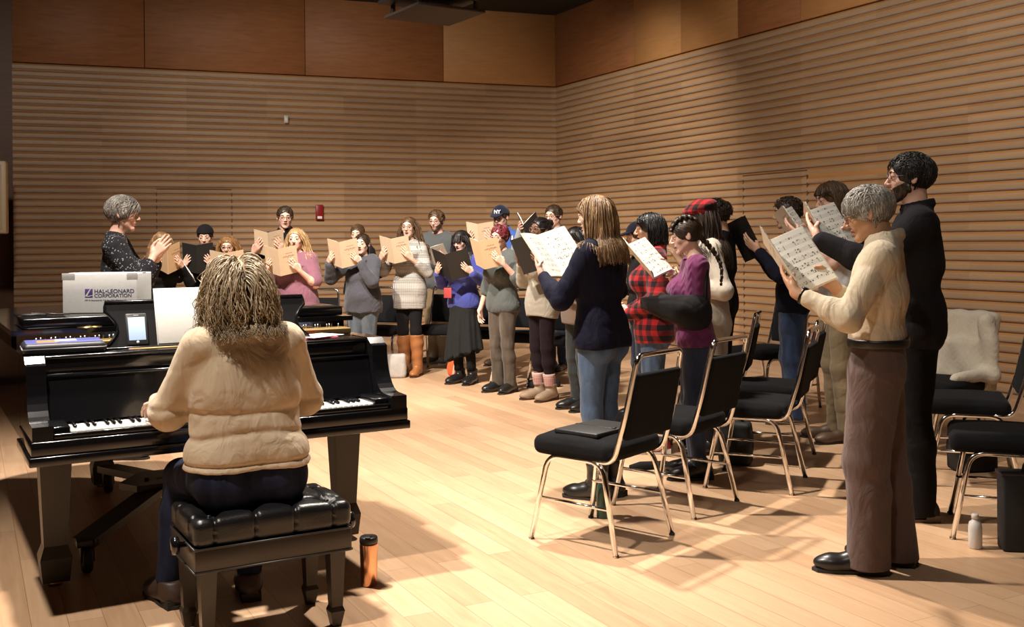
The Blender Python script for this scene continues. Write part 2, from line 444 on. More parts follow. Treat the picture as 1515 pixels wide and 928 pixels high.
def sim(q, T, length, dir0, M, off, grav, obst, rs, wave=0., wfreq=9., face=True, jit=.12, cling=None):
    """grow locks from scalp points q (head units): start along dir0, bend to gravity, stay outside head and shoulders"""
    n = len(q); h = T.h
    p = T.c + (SC_C + (q - SC_C) * (1 + .03)) * h @ T.R.T
    d = dir0 @ T.R.T; d /= np.linalg.norm(d, axis=1)[:, None] + 1e-9
    L_ = np.broadcast_to(length, (n,)); st = (L_ / (M - 1))[:, None]; out = [p.copy()]
    g = A(0, 0, -1.)
    off = np.broadcast_to(off, (n,))[:, None]
    for i in range(M - 1):
        d = d + g * grav + rs.normal(size=(n, 3)) * jit * .5
        d /= np.linalg.norm(d, axis=1)[:, None]
        p = p + d * st
        qq = T.inv(p)
        e = (qq - SC_C) / SC_R; k = np.linalg.norm(e, axis=1)[:, None]; t = 1.0 + off
        qq = np.where(k < t, SC_C + e / k * t * SC_R, qq)
        if cling is not None: qq = np.where(k > t + cling, SC_C + e / k * (t + cling) * SC_R, qq)
        # jaw / neck column
        c2, r2 = A(0, .02, -.25), A(.27, .28, .42); e = (qq - c2) / r2; k = np.linalg.norm(e, axis=1)[:, None]
        qq = np.where((k < 1.05) & (k > 1e-6), c2 + e / k * 1.05 * r2, qq)
        if face:
            m = (qq[:, 1] > .04) & (qq[:, 2] < .17); qq[m, 1] = .04 + (qq[m, 1] - .04) * .3
            m &= np.abs(qq[:, 0]) < .29; qq[m, 0] = np.where(qq[m, 0] < 0, -1, 1) * .31
        p2 = T.c + (qq * h) @ T.R.T
        for a, b, r in obst:
            ba = b - a; tt = np.clip(((p2 - a) @ ba) / max(ba @ ba, 1e-9), 0, 1)[:, None]
            v = p2 - a - tt * ba; l = np.linalg.norm(v, axis=1)[:, None]
            p2 = np.where(l < r, a + tt * ba + v / (l + 1e-9) * r, p2)
        d = p2 - p + d * st; d /= np.linalg.norm(d, axis=1)[:, None] + 1e-9
        p = p2; out.append(p.copy())
    P = np.stack(out, 1)
    if wave > 0:
        t = np.linspace(0, 1, M)[None, :]; ph = rs.rand(n, 1) * 6.28; fr = wfreq * (.7 + .6 * rs.rand(n, 1))
        P[:, :, 0] += wave * t * np.sin(ph + fr * t) * 1; P[:, :, 1] += wave * t * np.cos(ph * 1.7 + fr * t); P[:, :, 2] += .4 * wave * t * np.sin(ph * 2 + fr * t)
    return P
def hair_cap(T, vox, off=.05, nape=-.26, front=True, extra=None, noisy=.0):
    h = T.h; f = Field(vox)
    f.ell(T(SC_C), (SC_R + off) * h, T.R)
    if extra: extra(f)
    f.ell(T(A(0, .43, -.13)), A(.305, .36, .40) * h, T.R, k=.02 * h, sub=True)
    f.ell(T(A(0, .10, -.36)), A(.31, .30, .46) * h, T.R, k=.02 * h, sub=True)
    if not extra: f.plane(T(A(0, -.3, nape)), T.R @ A(0, .25, -1), k=.02 * h)
    disp = None
    if noisy:
        def disp(X, Y, Z): return noisy * (np.sin(190 * X + 40 * Z) * np.sin(170 * Y + 2 * np.sin(60 * Z)) + .6 * np.sin(90 * X + 80 * Y + 55 * Z))
    return f.mesh(disp)
def hair(spec, T, parent, obst, vox, near, seed):
    rs = np.random.RandomState(seed); st = spec['style']; h = T.h
    m = hairmat('hair_' + spec['name'], spec['col'], spec.get('c2')); parts = []
    N_ = spec.get('n', 900 if near else 260); rad = spec.get('r', .0027 if near else .0052); M = spec.get('M', 12 if near else 8)
    ln = spec.get('len', .3)
    if st in ('short', 'curly', 'messy', 'crop'):
        off = {'short': .045, 'curly': .05, 'messy': .05, 'crop': .03}[st]
        parts.append(hair_cap(T, vox, off, noisy=.0015 if st != 'curly' else .003))
        q = roots(N_, rs, nape=-.22)
        nn = (q - SC_C) / SC_R; nn /= np.linalg.norm(nn, axis=1)[:, None]
        comb = np.tile(A(*spec.get('comb', (.35, -.8, .15))), (N_, 1)); comb = np.where((q[:, 1:2] < -.15) | (q[:, 2:3] < .2), A(0, -.25, -1), comb)
        comb = comb + rs.normal(size=q.shape) * {'short': .20, 'curly': .9, 'messy': .45, 'crop': .2}[st]
        comb -= nn * (comb * nn).sum(1)[:, None]; comb /= np.linalg.norm(comb, axis=1)[:, None] + 1e-6
        d = comb + nn * {'short': .10, 'curly': .40, 'messy': .28, 'crop': .1}[st] * (.3 + np.clip((q[:, 2:3] - .1) / .35, 0, 1))
        top = np.clip((q[:, 2] - .0) / .35, 0, 1)
        le = spec.get('len', .06) * (.45 + .55 * top)
        P = sim(q, T, le, d, M, rs.uniform(.035, .085, N_) * spec.get('vol', 1.) + .01, .12, [], rs, wave=.008 if st == 'curly' else .002, wfreq=14, face=False, cling=spec.get('cling', {'short': .035, 'curly': .13, 'messy': .11, 'crop': .02}[st]))
        t = np.linspace(0, 1, M); r = rad * 1.25 * (1.0 - .75 * t ** 2)[None, :] * rs.uniform(.7, 1.2, (N_, 1)); parts.append(lock_tubes(P, r))
    if st in ('long', 'bob', 'braid', 'bun', 'pony'):
        tied = st in ('braid', 'bun', 'pony')
        parts.append(hair_cap(T, vox, .04, nape=-.24, noisy=.001))
        q = roots(N_, rs, nape=-.30)
        if tied:
            tgt = A(*{'braid': (0, -.42, -.12), 'bun': (0, -.42, .25), 'pony': (0, -.46, .05)}[st])
            tt = np.linspace(0, 1, M)[None, :, None]; off = rs.uniform(.035, .085, (N_, 1))
            qq = q[:, None, :] + (tgt - q)[:, None, :] * tt + rs.normal(size=(N_, 1, 3)) * .012
            e = (qq - SC_C) / SC_R; kk = np.linalg.norm(e, axis=2, keepdims=True); t_ = 1 + off[:, :, None] * np.ones_like(tt)
            qq = SC_C + e / np.maximum(kk, 1e-6) * np.where(tt > .93, np.maximum(kk, .98), t_) * SC_R; P = T.c + (qq * h) @ T.R.T
        else:
            part = spec.get('part', 0.0)
            sx = np.where(q[:, 0:1] > part, 1., -1.)
            d = np.concatenate([sx * .9, -.35 + 0 * sx, .15 * np.ones_like(sx)], 1) * np.clip(q[:, 2:3] / .4, .05, 1) + A(0, -.15, -.6)
            low = np.clip((.48 - q[:, 2]) * h, 0, .3)
            le = np.maximum(ln - low * .9, .05) * rs.uniform(.88, 1.04, N_)
            P = sim(q, T, le, d, M, rs.uniform(.05, .16, N_) * spec.get('vol', 1.), spec.get('grav', .8), obst, rs, wave=spec.get('wave', .005), wfreq=spec.get('wf', 9.), jit=spec.get('jit', .06))
        t = np.linspace(0, 1, M); r = rad * 1.5 * (1.0 - (.8 if not tied else .2) * t ** 3)[None, :] * rs.uniform(.7, 1.25, (N_, 1)); parts.append(lock_tubes(P, r))
        f = Field(max(vox, .006))
        if st == 'bun':
            f.ell(T(A(0, -.50, .30)), A(.19, .17, .18) * h, T.R)
            parts.append(f.mesh(lambda X, Y, Z: .003 * np.sin(140 * X + 160 * Z + 2 * np.sin(70 * Y))))
        if st == 'pony':
            a = T(A(0, -.44, .08)); f.cap(a, a + A(0, -.04, -.03), .028).cap(a + A(0, -.04, -.03), a + A(0, -.05, -.19), .034, .012)
            parts.append(f.mesh(lambda X, Y, Z: .003 * np.sin(200 * X + 20 * Z)))
        if st == 'braid':
            a = T(A(0, -.40, -.10)); b = spec['end']; k = 15
            for i in range(k):
                t = i / (k - 1); c = a + (b - a) * t + A(0, -.05 * math.sin(PI * t), 0); s = 1 if i % 2 else -1; w = .021 * (1 - .45 * t)
                f.ell(c + A(s * w * .55, 0, 0), A(w * .85, w * .8, w * 1.25), roty(s * .6), k=.003)
            parts.append(f.mesh())
            # plaits along the crown
            g = Field(max(vox, .006))
            for sg in (-1, 1):
                for i in range(13):
                    t = i / 12; ang = .25 + t * 2.1
                    c = T(SC_C + A(sg * (.13 + .06 * math.sin(PI * t)), math.cos(ang) * .42, math.sin(ang) * .38)); s = 1 if i % 2 else -1
                    g.ell(c + T.R @ A(s * .008, 0, .004), A(.013, .02, .012), T.R @ rotx(PI / 2 - ang + PI / 2) @ rotz(s * .6), k=.003)
            parts.append(g.mesh())
        if spec.get('bangs'):
            nb = N_ // 4; x = rs.uniform(-.26, .26, nb); q = SC_C + np.stack([x / .335 * .8 * .335, np.full(nb, .30), np.full(nb, .22)], 1)
            q[:, 1] = .33 - .5 * x ** 2
            P = sim(q, T, np.full(nb, .065), np.tile(A(0, .35, -1), (nb, 1)), M, rs.uniform(.05, .10, nb), .1, [], rs, face=False, jit=.05)
            parts.append(lock_tubes(P, np.full((nb, M), rad * 1.5)))
    if st == 'beard':
        f = Field(vox * .8); f.ell(T(A(0, .09, -.12)), A(.282, .292, .36) * h, T.R, k=.01)
        for s in (-1, 1):
            f.cap(T(A(s * .205, .0, -.20)), T(A(s * .05, .26, -.41)), .105 * h, .092 * h, k=.05 * h); f.ell(T(A(s * .16, .205, -.10)), A(.118, .108, .11) * h, T.R, k=.05 * h)
        f.ell(T(A(0, .285, -.425)), A(.105, .095, .095) * h, T.R, k=.05 * h); f.ell(T(A(0, .34, -.225)), A(.11, .065, .05) * h, T.R, k=.03 * h)
        f.plane(T(A(0, .0, -.02)), T.R @ A(0, .55, 1)); f.plane(T(A(0, -.01, -.2)), T.R @ A(0, -1, .1))
        f.ell(T(A(0, .40, -.255)), A(.085, .10, .055) * h, T.R, sub=True)
        f.ell(T(A(0, .38, -.01)), A(.20, .2, .17) * h, T.R, sub=True)
        parts.append(f.mesh(lambda X, Y, Z: .0015 * np.sin(300 * X + 200 * Z) * np.sin(260 * Y)))
    V, Q = quads_join(parts)
    return mk('beard' if st == 'beard' else 'hair', V, Q, m, parent)
def glasses(T, parent, col=(.02, .02, .02), r=.0018):
    mb = MB(); h = T.h
    for s in (-1, 1):
        P = [T(A(s * .145 + .10 * math.cos(a), .435 - .05 * abs(math.cos(a)) * (1 if math.cos(a) * s > 0 else .2), .015 + .075 * math.sin(a) * (1 - .15 * math.cos(2 * a)))) for a in np.linspace(0, 2 * PI, 17)[:-1]]
        mb.tube(P, r, 6, closed=True)
        mb.tube([T(A(s * .245, .39, .03)), T(A(s * .335, .20, .045)), T(A(s * .355, -.03, .05)), T(A(s * .35, -.09, -.02))], r, 6)
    mb.tube([T(A(-.05, .43, .03)), T(A(0, .445, .045)), T(A(.05, .43, .03))], r, 6)
    return mb.build('glasses', plain('glasses_frame', col, .3), parent)
def person(name_label, loc, head, H, sex='f', bw=1., skin_c=(.62, .38, .27), skin_n='fair', near=False, yaw=0., pitch=-.08, mouth=.05,
           headx=0., top=None, legs=None, shoes=None, hairs=(), specs=None, arms=None, step=0.0, stance=.075, lean=0., seat=None, group='choir singers', hat=None, belt=None, seed=0, fat=1.0, finger=1.0):
    """loc floor point, head = facing direction (x, y); local frame: x to the person's right, y forward, z up"""
    rs = np.random.RandomState(seed + 11)
    root = thing('person', name_label, 'person', loc, math.atan2(-head[0], head[1]), group)
    k = H / 1.72; fem = sex == 'f'; vb = (.0042 if near else .0068); vc = (.0062 if near else .0100); hh = .232 * (k ** .6) * (.96 if fem else 1)
    dz = 0.0
    hipz = .525 * H
    if seat is not None: dz = seat + .085 * bw - hipz
    ln = lambda p: A(p[0], p[1] + lean * (p[2] - hipz), p[2] + dz)
    shz = .806 * H; sw = (.143 if fem else .170) * k * (.5 + .5 * bw); hx = (.078 if fem else .075) * k * (.6 + .4 * bw)
    def torso(f, g=0., low=None, kk=.05):
        b = bw
        for (x, y, z, r, fl) in ([(.070, -.01, .525, .096, .95), (.048, .0, .60, .086, .95), (.058, .0, .69, .092, .95), (.07, -.005, .755, .088, .9)] if fem else
                             [(.066, -.005, .525, .098, .95), (.056, .0, .60, .098, .95), (.068, .0, .70, .106, .95), (.085, -.005, .765, .092, .9)]):
            bb = b if z < .74 else .5 + .5 * b
            f.cap(ln(A(-x * k * bb, y, z * H)), ln(A(x * k * bb, y, z * H)), r * k * bb + g, k=kk, flat=fl, fdir=A(0, 1, 0))
        for s in (-1, 1):
            f.cap(ln(A(s * sw, -.012, shz)), ln(A(s * .05 * k, -.012, shz + .008)), .046 * k * (.9 if fem else 1.05) + g, .046 * k + g, k=.05)
            f.cap(ln(A(0, -.022, .848 * H)), ln(A(s * .12 * k, -.02, .822 * H)), .040 * k + g, .028 * k + g, k=.04)
            if fem: f.ell(ln(A(s * .072 * k, .085 * k * b, .715 * H)), A(.066, .06, .066) * k * b + g, k=.04)
        if b > 1.12: f.ell(ln(A(0, .05 * k, .60 * H)), A(.14, .12, .14) * k * b * .9 + g, k=.06)
    # joints
    J = {}
    for s, n in ((-1, 'L'), (1, 'R')):
        J['hip' + n] = A(s * hx, 0, hipz - .02 + dz)
        if seat is None:
            ay = s * step * .5
            J['ank' + n] = A(s * stance, -.02 + ay, .085); J['knee' + n] = A(s * (stance * .55 + hx * .45), .012 + ay * .55, .285 * H)
        else:
            J['knee' + n] = A(s * .15, .43 * k, seat + .03); J['ank' + n] = A(-.20, .40, .085) if s < 0 else A(.10, .33, .085)
        J['sh' + n] = ln(A(s * sw, -.012, shz))
    La, Lb = .172 * H, .150 * H; ua = (.040, .035, .034, .023) if fem else (.047, .040, .040, .027)
    hs = k * (.94 if fem else 1.02)
    HN = {}
    for s, n in ((-1, 'L'), (1, 'R')):
        a = arms[n]
        hint = a.get('hint', A(s * .5, -.35, -1.))
        J['el' + n], J['wr' + n] = ik(J['sh' + n], A(*a['w']), La, Lb, A(*hint)); HN[n] = a
    # head frame
    Rh = rotz(yaw) @ rotx(pitch)
    piv = ln(A(headx, -.025, H - .98 * hh)); T = HeadT(piv + Rh @ A(0, .045, .49 * hh), Rh, hh)
    # ---- body: one continuous skin
    f = Field(vb); torso(f, -.006)
    f.cap(ln(A(0, -.018, .838 * H)), T(A(0, -.09, -.20)), (.046 if fem else .056) * k * (.7 + .3 * bw), (.046 if fem else .056) * k, k=.03)
    for s, n in ((-1, 'L'), (1, 'R')):
        f.cap(J['hip' + n], J['knee' + n], .078 * k * bw, .052 * k, k=.03)
        kn, an = J['knee' + n], J['ank' + n]; mid = kn + (an - kn) * .32 + A(0, -.012, 0)
        f.cap(kn, mid, .050 * k, .054 * k, k=.02).cap(mid, an, .052 * k, .034 * k, k=.02)
        f.cap(an + A(0, -.02, -.045), an + A(s * .015, .13, -.055), .032, .026, k=.02)
        f.cap(J['sh' + n], J['el' + n], ua[0] * k * (.4 + .6 * bw), ua[1] * k * (.5 + .5 * bw), k=.03)
        f.cap(J['el' + n], J['el' + n] + (J['wr' + n] - J['el' + n]) * .3, ua[1] * k, ua[2] * k * 1.04 * (.6 + .4 * bw), k=.02)
        f.cap(J['el' + n] + (J['wr' + n] - J['el' + n]) * .25, J['wr' + n], ua[2] * k * (.6 + .4 * bw), ua[3] * k, k=.02)
        a = HN[n]; hand(f, J['wr' + n], A(*a['d']), A(*a['n']), s, hs, a.get('curl', (.25, .3, .25)), a.get('thumb', 'wrap'), (1.0 if near else 1.06) * finger, a.get('spread', .1))
    head_prims(f, T, hh, sex, mouth)
    V, Q = f.mesh()
    C = T.inv(V[Q].mean(1)); mi = np.zeros(len(Q), int)
    x, y, z = C.T; lipz = -.262 - mouth * .45
    lip = (np.abs(x) < .10) & (y > .30) & (((x / .098) ** 2 + ((z - lipz) / (.048 + mouth * .75)) ** 2) < 1)
    mi[lip] = 1
    if mouth > .005: mi[lip & ((x / .070) ** 2 + ((z - lipz) / (.012 + mouth * .56)) ** 2 < 1) & (y < .372)] = 2
    lipc = [skin_c[0] * .78, skin_c[1] * .52, skin_c[2] * .55]
    body = mk('body', V, Q, [skin('skin_' + skin_n, skin_c), plain('lips_' + skin_n, lipc, .4), plain('mouth_inside', (.05, .012, .012), .5)], root, mi)
    for s in (-1, 1):
        mb = MB(); n_ = 12; g = rotx(-.12)
        Vv, Ff = lathe([(.055 * hh * math.sin(t), -.055 * hh * math.cos(t)) for t in np.linspace(0, PI, 9)], n_)
        M_ = T.R @ rotx(-PI / 2 - .22)
        mb.add(Vv, Ff, 0, True, M_, T(A(s * .136, .326, .010)))
        ids = [2 if i >= 6 * n_ and i < 8 * n_ and False else (1 if i >= 5 * n_ + n_ else 0) for i in range(len(Ff))]
        ids = [1 if np.mean([Vv[j][2] for j in fc]) >.055 * hh * .70 else 0 for fc in Ff]; mb.I = ids
        mb.build('eye', [plain('eye_white', (.50, .46, .42), .25), plain('eye_iris', (.03, .02, .015), .15)], root)
        hb = hairs[0] if hairs else None
        if hb:
            e = MB(); e.tube([T(A(s * .06, .385, .105)), T(A(s * .14, .375, .130)), T(A(s * .215, .325, .110))], [.0045 * k, .005 * k, .002], 6)
            e.build('eyebrow', hairmat('hair_' + hb['name'], hb['col'], hb.get('c2')), root)
    # ---- clothes
    obst = [(ln(A(-sw, -.012, shz)), ln(A(sw, -.012, shz)), .075 * k), (ln(A(0, -.0, .70 * H)), ln(A(0, -.02, .80 * H)), .145 * k), (ln(A(-.07, -.0, .74 * H)), ln(A(.07, -.0, .74 * H)), .125 * k)]
    if top:
        g = top.get('g', .014); f = Field(vc)
        torso(f, g, kk=.06)
        hem = top.get('hem', .50) * H + dz
        if top.get('skirted') or (fem and top.get('hem', .5) < .478):
            zz = hem; fl = top.get('skirted', .004); f.cap(ln(A(-.05 * k * bw, .0, .58 * H)), A(-.06 * k * bw, lean * 0, zz - .08), .10 * k * bw + g, .10 * k * bw + g + fl, k=.06)
            f.cap(ln(A(.05 * k * bw, .0, .58 * H)), A(.06 * k * bw, 0, zz - .08), .10 * k * bw + g, .10 * k * bw + g + fl, k=.06)
        if not top.get('tuck'):
            for (xx, zz, r) in ((.066, .525, .096), (.054, .575, .091)):
                f.cap(ln(A(-xx * k * bw, -.006, zz * H)), ln(A(xx * k * bw, -.006, zz * H)), r * k * bw + max(g, .015), k=.04)
            if fem:
                for s in (-1, 1): f.ell(ln(A(s * .07 * k * bw, -.05 * k, .51 * H)), A(.078, .074, .082) * k * bw + g * .8, k=.04)
            if legs: legs['waist'] = top.get('hem', .50) + .03
        f.plane((0, 0, hem), (0, top.get('hemtilt', 0.), -1))
        sl = top.get('sleeve', 'long'); gs = top.get('gs', g * .8)
        for s, n in ((-1, 'L'), (1, 'R')):
            S, E, W = J['sh' + n], J['el' + n], J['wr' + n]
            q = .4 + .6 * bw
            if sl == 'short':
                t = top.get('slen', .62); e = S + (E - S) * t; f.cap(S, e, ua[0] * k * q + gs, (ua[0] + (ua[1] - ua[0]) * t) * k * q + gs + .010, k=.03)
                f.plane(e + (E - S) * .02, E - S) if False else None
            elif sl != 'none':
                t = top.get('send', {'long': .93, 'elbow': .25, 'three': .62}[sl])
                f.cap(S, E, ua[0] * k * q + gs, ua[1] * k * q + gs, k=.03); e = E + (W - E) * t; m3 = E + (W - E) * min(.3, t)
                f.cap(E, m3, ua[1] * k * q + gs, ua[2] * k * 1.04 * (.6 + .4 * bw) + gs * .9, k=.02)
                f.cap(E, e, ua[1] * k * q + gs, (ua[2] + (ua[3] - ua[2]) * t) * k * q + gs * top.get('cuff', .8), k=.02)
                if top.get('roll'): f.cap(e - (W - E) * .14, e, ua[2] * k + gs + .008, ua[2] * k + gs + .004, k=.006)
        nc = ln(A(0, -.005, .872 * H)); nr = top.get('neck', .062 if fem else .066) * k
        if not top.get('high'): f.ell(nc, A(nr * 1.15, nr * 1.2, .046 * k), k=.012, sub=True)
        if top.get('collar'):
            c0 = ln(A(0, -.02, .858 * H)); rr = (.060 if fem else .068) * k
            for i in range(14):
                a0, a1 = [PI / 2 + .35 + (2 * PI - .7) * t / 14 for t in (i, i + 1)]
                w0, w1 = [c0 + A(math.cos(t) * rr, math.sin(t) * rr * 1.05, -.014 * math.sin(t)) for t in (a0, a1)]
                f.cap(w0, w1, .0125, k=.012); f.cap(w0 + A(0, 0, .018), w1 + A(0, 0, .018), .009, k=.008)
        if top.get('hood'):
            c0 = ln(A(0, -.075 * k, .835 * H))
            for i in range(10):
                a0, a1 = [PI * .95 + 1.1 * PI * t / 10 for t in (i, i + 1)]
                f.cap(c0 + A(math.cos(a0) * .10, .03 + math.sin(a0) * .075, .01), c0 + A(math.cos(a1) * .10, .03 + math.sin(a1) * .075, .01), .034, k=.03)
        if top.get('vneck'): f.ell(ln(A(0, .10, .845 * H)), A(.06, .09, .10), k=.01, sub=True)
        if top.get('wideneck'): f.ell(ln(A(0, .0, .872 * H)), A(.115, .10, .07), k=.01, sub=True)
        fd_ = folds(seed + 3, top.get('fold', .004), top.get('fx', 20.), top.get('fz', 30.)); ex = top.get('disp')
        V, Q = f.mesh(fd_ if ex is None else (lambda X, Y, Z: fd_(X, Y, Z) + ex(X, Y, Z)))
        to = mk(top.get('name', 'shirt'), V, Q, top['mat'], root)
        if top.get('label'): to['label'] = top['label']
    if legs:
        g = legs.get('g', .010); f = Field(vc); bot = legs.get('bot', .055)
        ty = legs.get('type', 'trousers')
        wz = legs.get('waist', .60) * H + dz
        b = bw
        for (x, z, r) in ((.066, .525, .095), (.054, .575, .090)):
            f.cap(ln(A(-x * k * b, -.006, z * H)), ln(A(x * k * b, -.006, z * H)), r * k * b + g * .7, k=.04)
        if fem or seat is not None:
            for s in (-1, 1): f.ell(ln(A(s * .07 * k * b, -.055 * k, .50 * H)), A(.085, .075, .085) * k * b + g * .5, k=.04)
        f.plane((0, 0, wz), (0, 0, 1))
        if ty == 'skirt':
            for x in (-.05, .05): f.cap(A(x * k, 0, .54 * H), A(x * 1.3 * k, -.01, bot), .095 * k * b, .165 * k, k=.05)
            f.plane((0, 0, bot + .02), (legs.get('tilt', .35), 0, -1))
        else:
            lo_ = legs.get('lo', .045)
            for s, n in ((-1, 'L'), (1, 'R')):
                h_, kn, an = J['hip' + n], J['knee' + n], J['ank' + n]
                f.cap(h_, kn, .080 * k * b + g, .054 * k + g + legs.get('kn', 0.), k=.035)
                e = an + A(0, 0, bot - an[2] + .0) if seat is None else an + A(0, 0, .02)
                mid = kn + (an - kn) * .34 + A(0, -.010, 0)
                f.cap(kn, mid, .054 * k + g + legs.get('kn', 0.), max(.056 * k + g, lo_), k=.02).cap(mid, e, max(.056 * k + g, lo_), max(.037 * k + g, lo_), k=.02)
            if seat is None: f.plane((0, 0, bot), (0, 0, -1))
        fo = folds(seed + 5, legs.get('fold', .0035), legs.get('fx', 24.), legs.get('fz', 26.))
        if ty == 'skirt': fo = lambda X, Y, Z: .012 * np.sin(7 * np.arctan2(Y, X)) * np.clip((.49 * H - Z) / .4, 0, 1) + .005 * np.sin(17 * np.arctan2(Y, X)) * np.clip((.49 * H - Z) / .1, 0, 1)
        V, Q = f.mesh(fo)
        lo = mk(legs.get('name', 'trousers'), V, Q, legs['mat'], root)
        if belt is not None:
            bt = Field(.006); bt.cap(ln(A(-.056 * k * b, -.006, wz)), ln(A(.056 * k * b, -.006, wz)), .095 * k * b + g * .7 + .014)
            bt.plane((0, 0, wz + .004), (0, 0, 1)).plane((0, 0, wz - .034), (0, 0, -1)); V, Q = bt.mesh(); mk('belt', V, Q, belt, root)
    if shoes:
        for s, n in ((-1, 'L'), (1, 'R')):
            an = J['ank' + n]; Rf = rotz(-s * .18); ty = shoes.get('type', 'shoe'); f = Field(.006 if near else .009)
            B = A(an[0], an[1], 0.); q = lambda x, y, z: B + Rf @ A(x, y, z)
            Ls = .25 * k * (.94 if fem else 1.03) ; hl = shoes.get('heel', .022)
            f.cap(q(0, -.045, .045), q(0, Ls - .10, .036), .041, .040, k=.03, flat=.9, fdir=A(0, 0, 1)); f.ell(q(0, Ls - .095, .036), A(.046, .075, .034), Rf, k=.03)
            f.cap(q(0, -.03, .07), q(0, .07, .055), .040, .034, k=.03)
            top_ = shoes.get('top', .10); f.cap(q(0, -.02, .07), q(0, -.012, top_), .042, shoes.get('shaft', .044) , k=.025)
            f.plane((0, 0, .0), (0, 0, -1))
            if top_ > .15:
                kn = J['knee' + n]; mid = kn + (an - kn) * .32 + A(0, -.012, 0); f.cap(kn, mid, .054 * k + .012, .058 * k + .012, k=.02).cap(mid, an, .058 * k + .012, .050, k=.02)
            f.plane((0, 0, top_), (0, 0, 1))
            dsp = (lambda X, Y, Z: .0025 * np.sin(60 * Z + 20 * X) * (Z > .08)) if top_ > .15 else None
            V, Q = f.mesh(dsp)
            so = mk('boot' if ty == 'boot' else 'shoe', V, Q, shoes['mat'], root)
            ms = MB(); out = [(-.036, -.075), (-.040, 0), (-.036, .06), (-.046, Ls - .10), (-.034, Ls - .035), (0, Ls - .015), (.034, Ls - .035), (.046, Ls - .10), (.036, .06), (.040, 0), (.036, -.075), (0, -.088)]
            ms.prism(out, 0.0, .014); ms.prism([(-.038, -.08), (-.038, -.01), (.038, -.01), (.038, -.08)], .0, hl + .012)
            ms.build('sole', shoes.get('sole', plain('rubber_sole', (.02, .018, .016), .7)), so)
            so.children[0].data.transform(Matrix.Translation(Vector(B)) @ Matrix(Rf.tolist()).to_4x4())
            if shoes.get('sock') is not None:
                c = MB(); zt = shoes['sock_top']; kn = J['knee' + n]; t = (zt - an[2]) / (kn[2] - an[2]); e = an + (kn - an) * t
                P = np.linspace(an + A(0, 0, top_ - an[2] - .02), e, 7); c.tube(P, np.linspace(.047, .056, 7), 16); c.build('sock', shoes['sock'], root)
    for i, hsp in enumerate(hairs): hair(hsp, T, root, obst, .006 if near else .009, near, seed + 31 * i)
    if specs: glasses(T, root, specs, .0018 if near else .0024)
    if hat:
        f = Field(.006)
        if hat['type'] == 'ballcap':
            f.ell(T(A(0, -.05, .16)), (SC_R + A(.075, .07, .085)) * hh, T.R); f.plane(T(A(0, 0, .17)), T.R @ A(0, .12, -1))
            V, Q = f.mesh(); cp = mk('cap', V, Q, hat['mat'], root)
            sgn = -1 if hat.get('back') else 1; g = Field(.006)
            c = T(A(0, sgn * .42 - (.0 if sgn > 0 else .05), .19)); g.ell(c, A(.30, .34, .05) * hh, T.R @ rotx(-.22 * sgn)); g.ell(c - T.R @ A(0, 0, .02), A(.26, .30, .05) * hh, T.R @ rotx(-.22 * sgn), k=.003, sub=True)
            V, Q = g.mesh(); mk('brim', V, Q, hat['mat'], cp)
        if hat['type'] == 'beret':
            f.ell(T(A(0, .02, .40)), A(.42, .56, .17) * hh, T.R @ rotx(-.22), k=.02); f.ell(T(A(0, -.05, .20)), (SC_R + .06) * hh, T.R, k=.04); f.plane(T(A(0, 0, .20)), T.R @ A(0, .16, -1))
            V, Q = f.mesh(folds(4, .004)); mk('cap', V, Q, hat['mat'], root)
    root['_'] = 0; del root['_']
    return root, dict(J=J, T=T, k=k, ln=ln, H=H, hh=hh)
# ------------------------------------------------------------------ room
def wood(name, c1, c2, rough=.45, scale=(1.2, 14, 14), sheen=0., coat=0.):
    if name in MATS: return MATS[name]
    m, nt, b = nodes(name); MATS[name] = m
    f = N(nt, 'ShaderNodeTexNoise', Scale=3., Detail=6., Roughness=.6, Distortion=.6); L(nt, objco(nt, scale), f.inputs['Vector'])
    g = noise(nt, objco(nt, (.35, 1, 1)), 1.3, 3)
    k = math_(nt, 'ADD', math_(nt, 'MULTIPLY', f.outputs['Fac'], .65), math_(nt, 'MULTIPLY', g, .35))
    L(nt, ramp(nt, k, [(.32, c1), (.68, c2)]), b.inputs['Base Color'])
    b.inputs['Roughness'].default_value = rough; b.inputs['Coat Weight'].default_value = coat
    bump(nt, b, f.outputs['Fac'], .12, .003); return m
def slat_mat(name, cols):
    """honey coloured slats, each board of each panel a little different"""
    m, nt, b = nodes(name)
    v = objco(nt); sep = nt.nodes.new('ShaderNodeSeparateXYZ'); L(nt, v, sep.inputs[0])
    px = math_(nt, 'FLOOR', math_(nt, 'DIVIDE', sep.outputs[0], 1.1)); pz = math_(nt, 'FLOOR', math_(nt, 'DIVIDE', sep.outputs[2], PITCH))
    cmb = nt.nodes.new('ShaderNodeCombineXYZ'); L(nt, px, cmb.inputs[0]); L(nt, pz, cmb.inputs[2])
    wn = nt.nodes.new('ShaderNodeTexWhiteNoise'); wn.noise_dimensions = '3D'; L(nt, cmb.outputs[0], wn.inputs[0])
    cm2 = nt.nodes.new('ShaderNodeCombineXYZ'); L(nt, px, cm2.inputs[0])
    w2 = nt.nodes.new('ShaderNodeTexWhiteNoise'); L(nt, cm2.outputs[0], w2.inputs[0])
    f = noise(nt, objco(nt, (.8, 10, 10)), 4, 4)
    k = math_(nt, 'ADD', math_(nt, 'MULTIPLY', wn.outputs['Value'], .30), math_(nt, 'ADD', math_(nt, 'MULTIPLY', w2.outputs['Value'], .25), math_(nt, 'MULTIPLY', f, .45)))
    c = ramp(nt, k, cols); L(nt, c, b.inputs['Base Color'])
    b.inputs['Roughness'].default_value = .5; return m
PITCH = 3.82 / 42
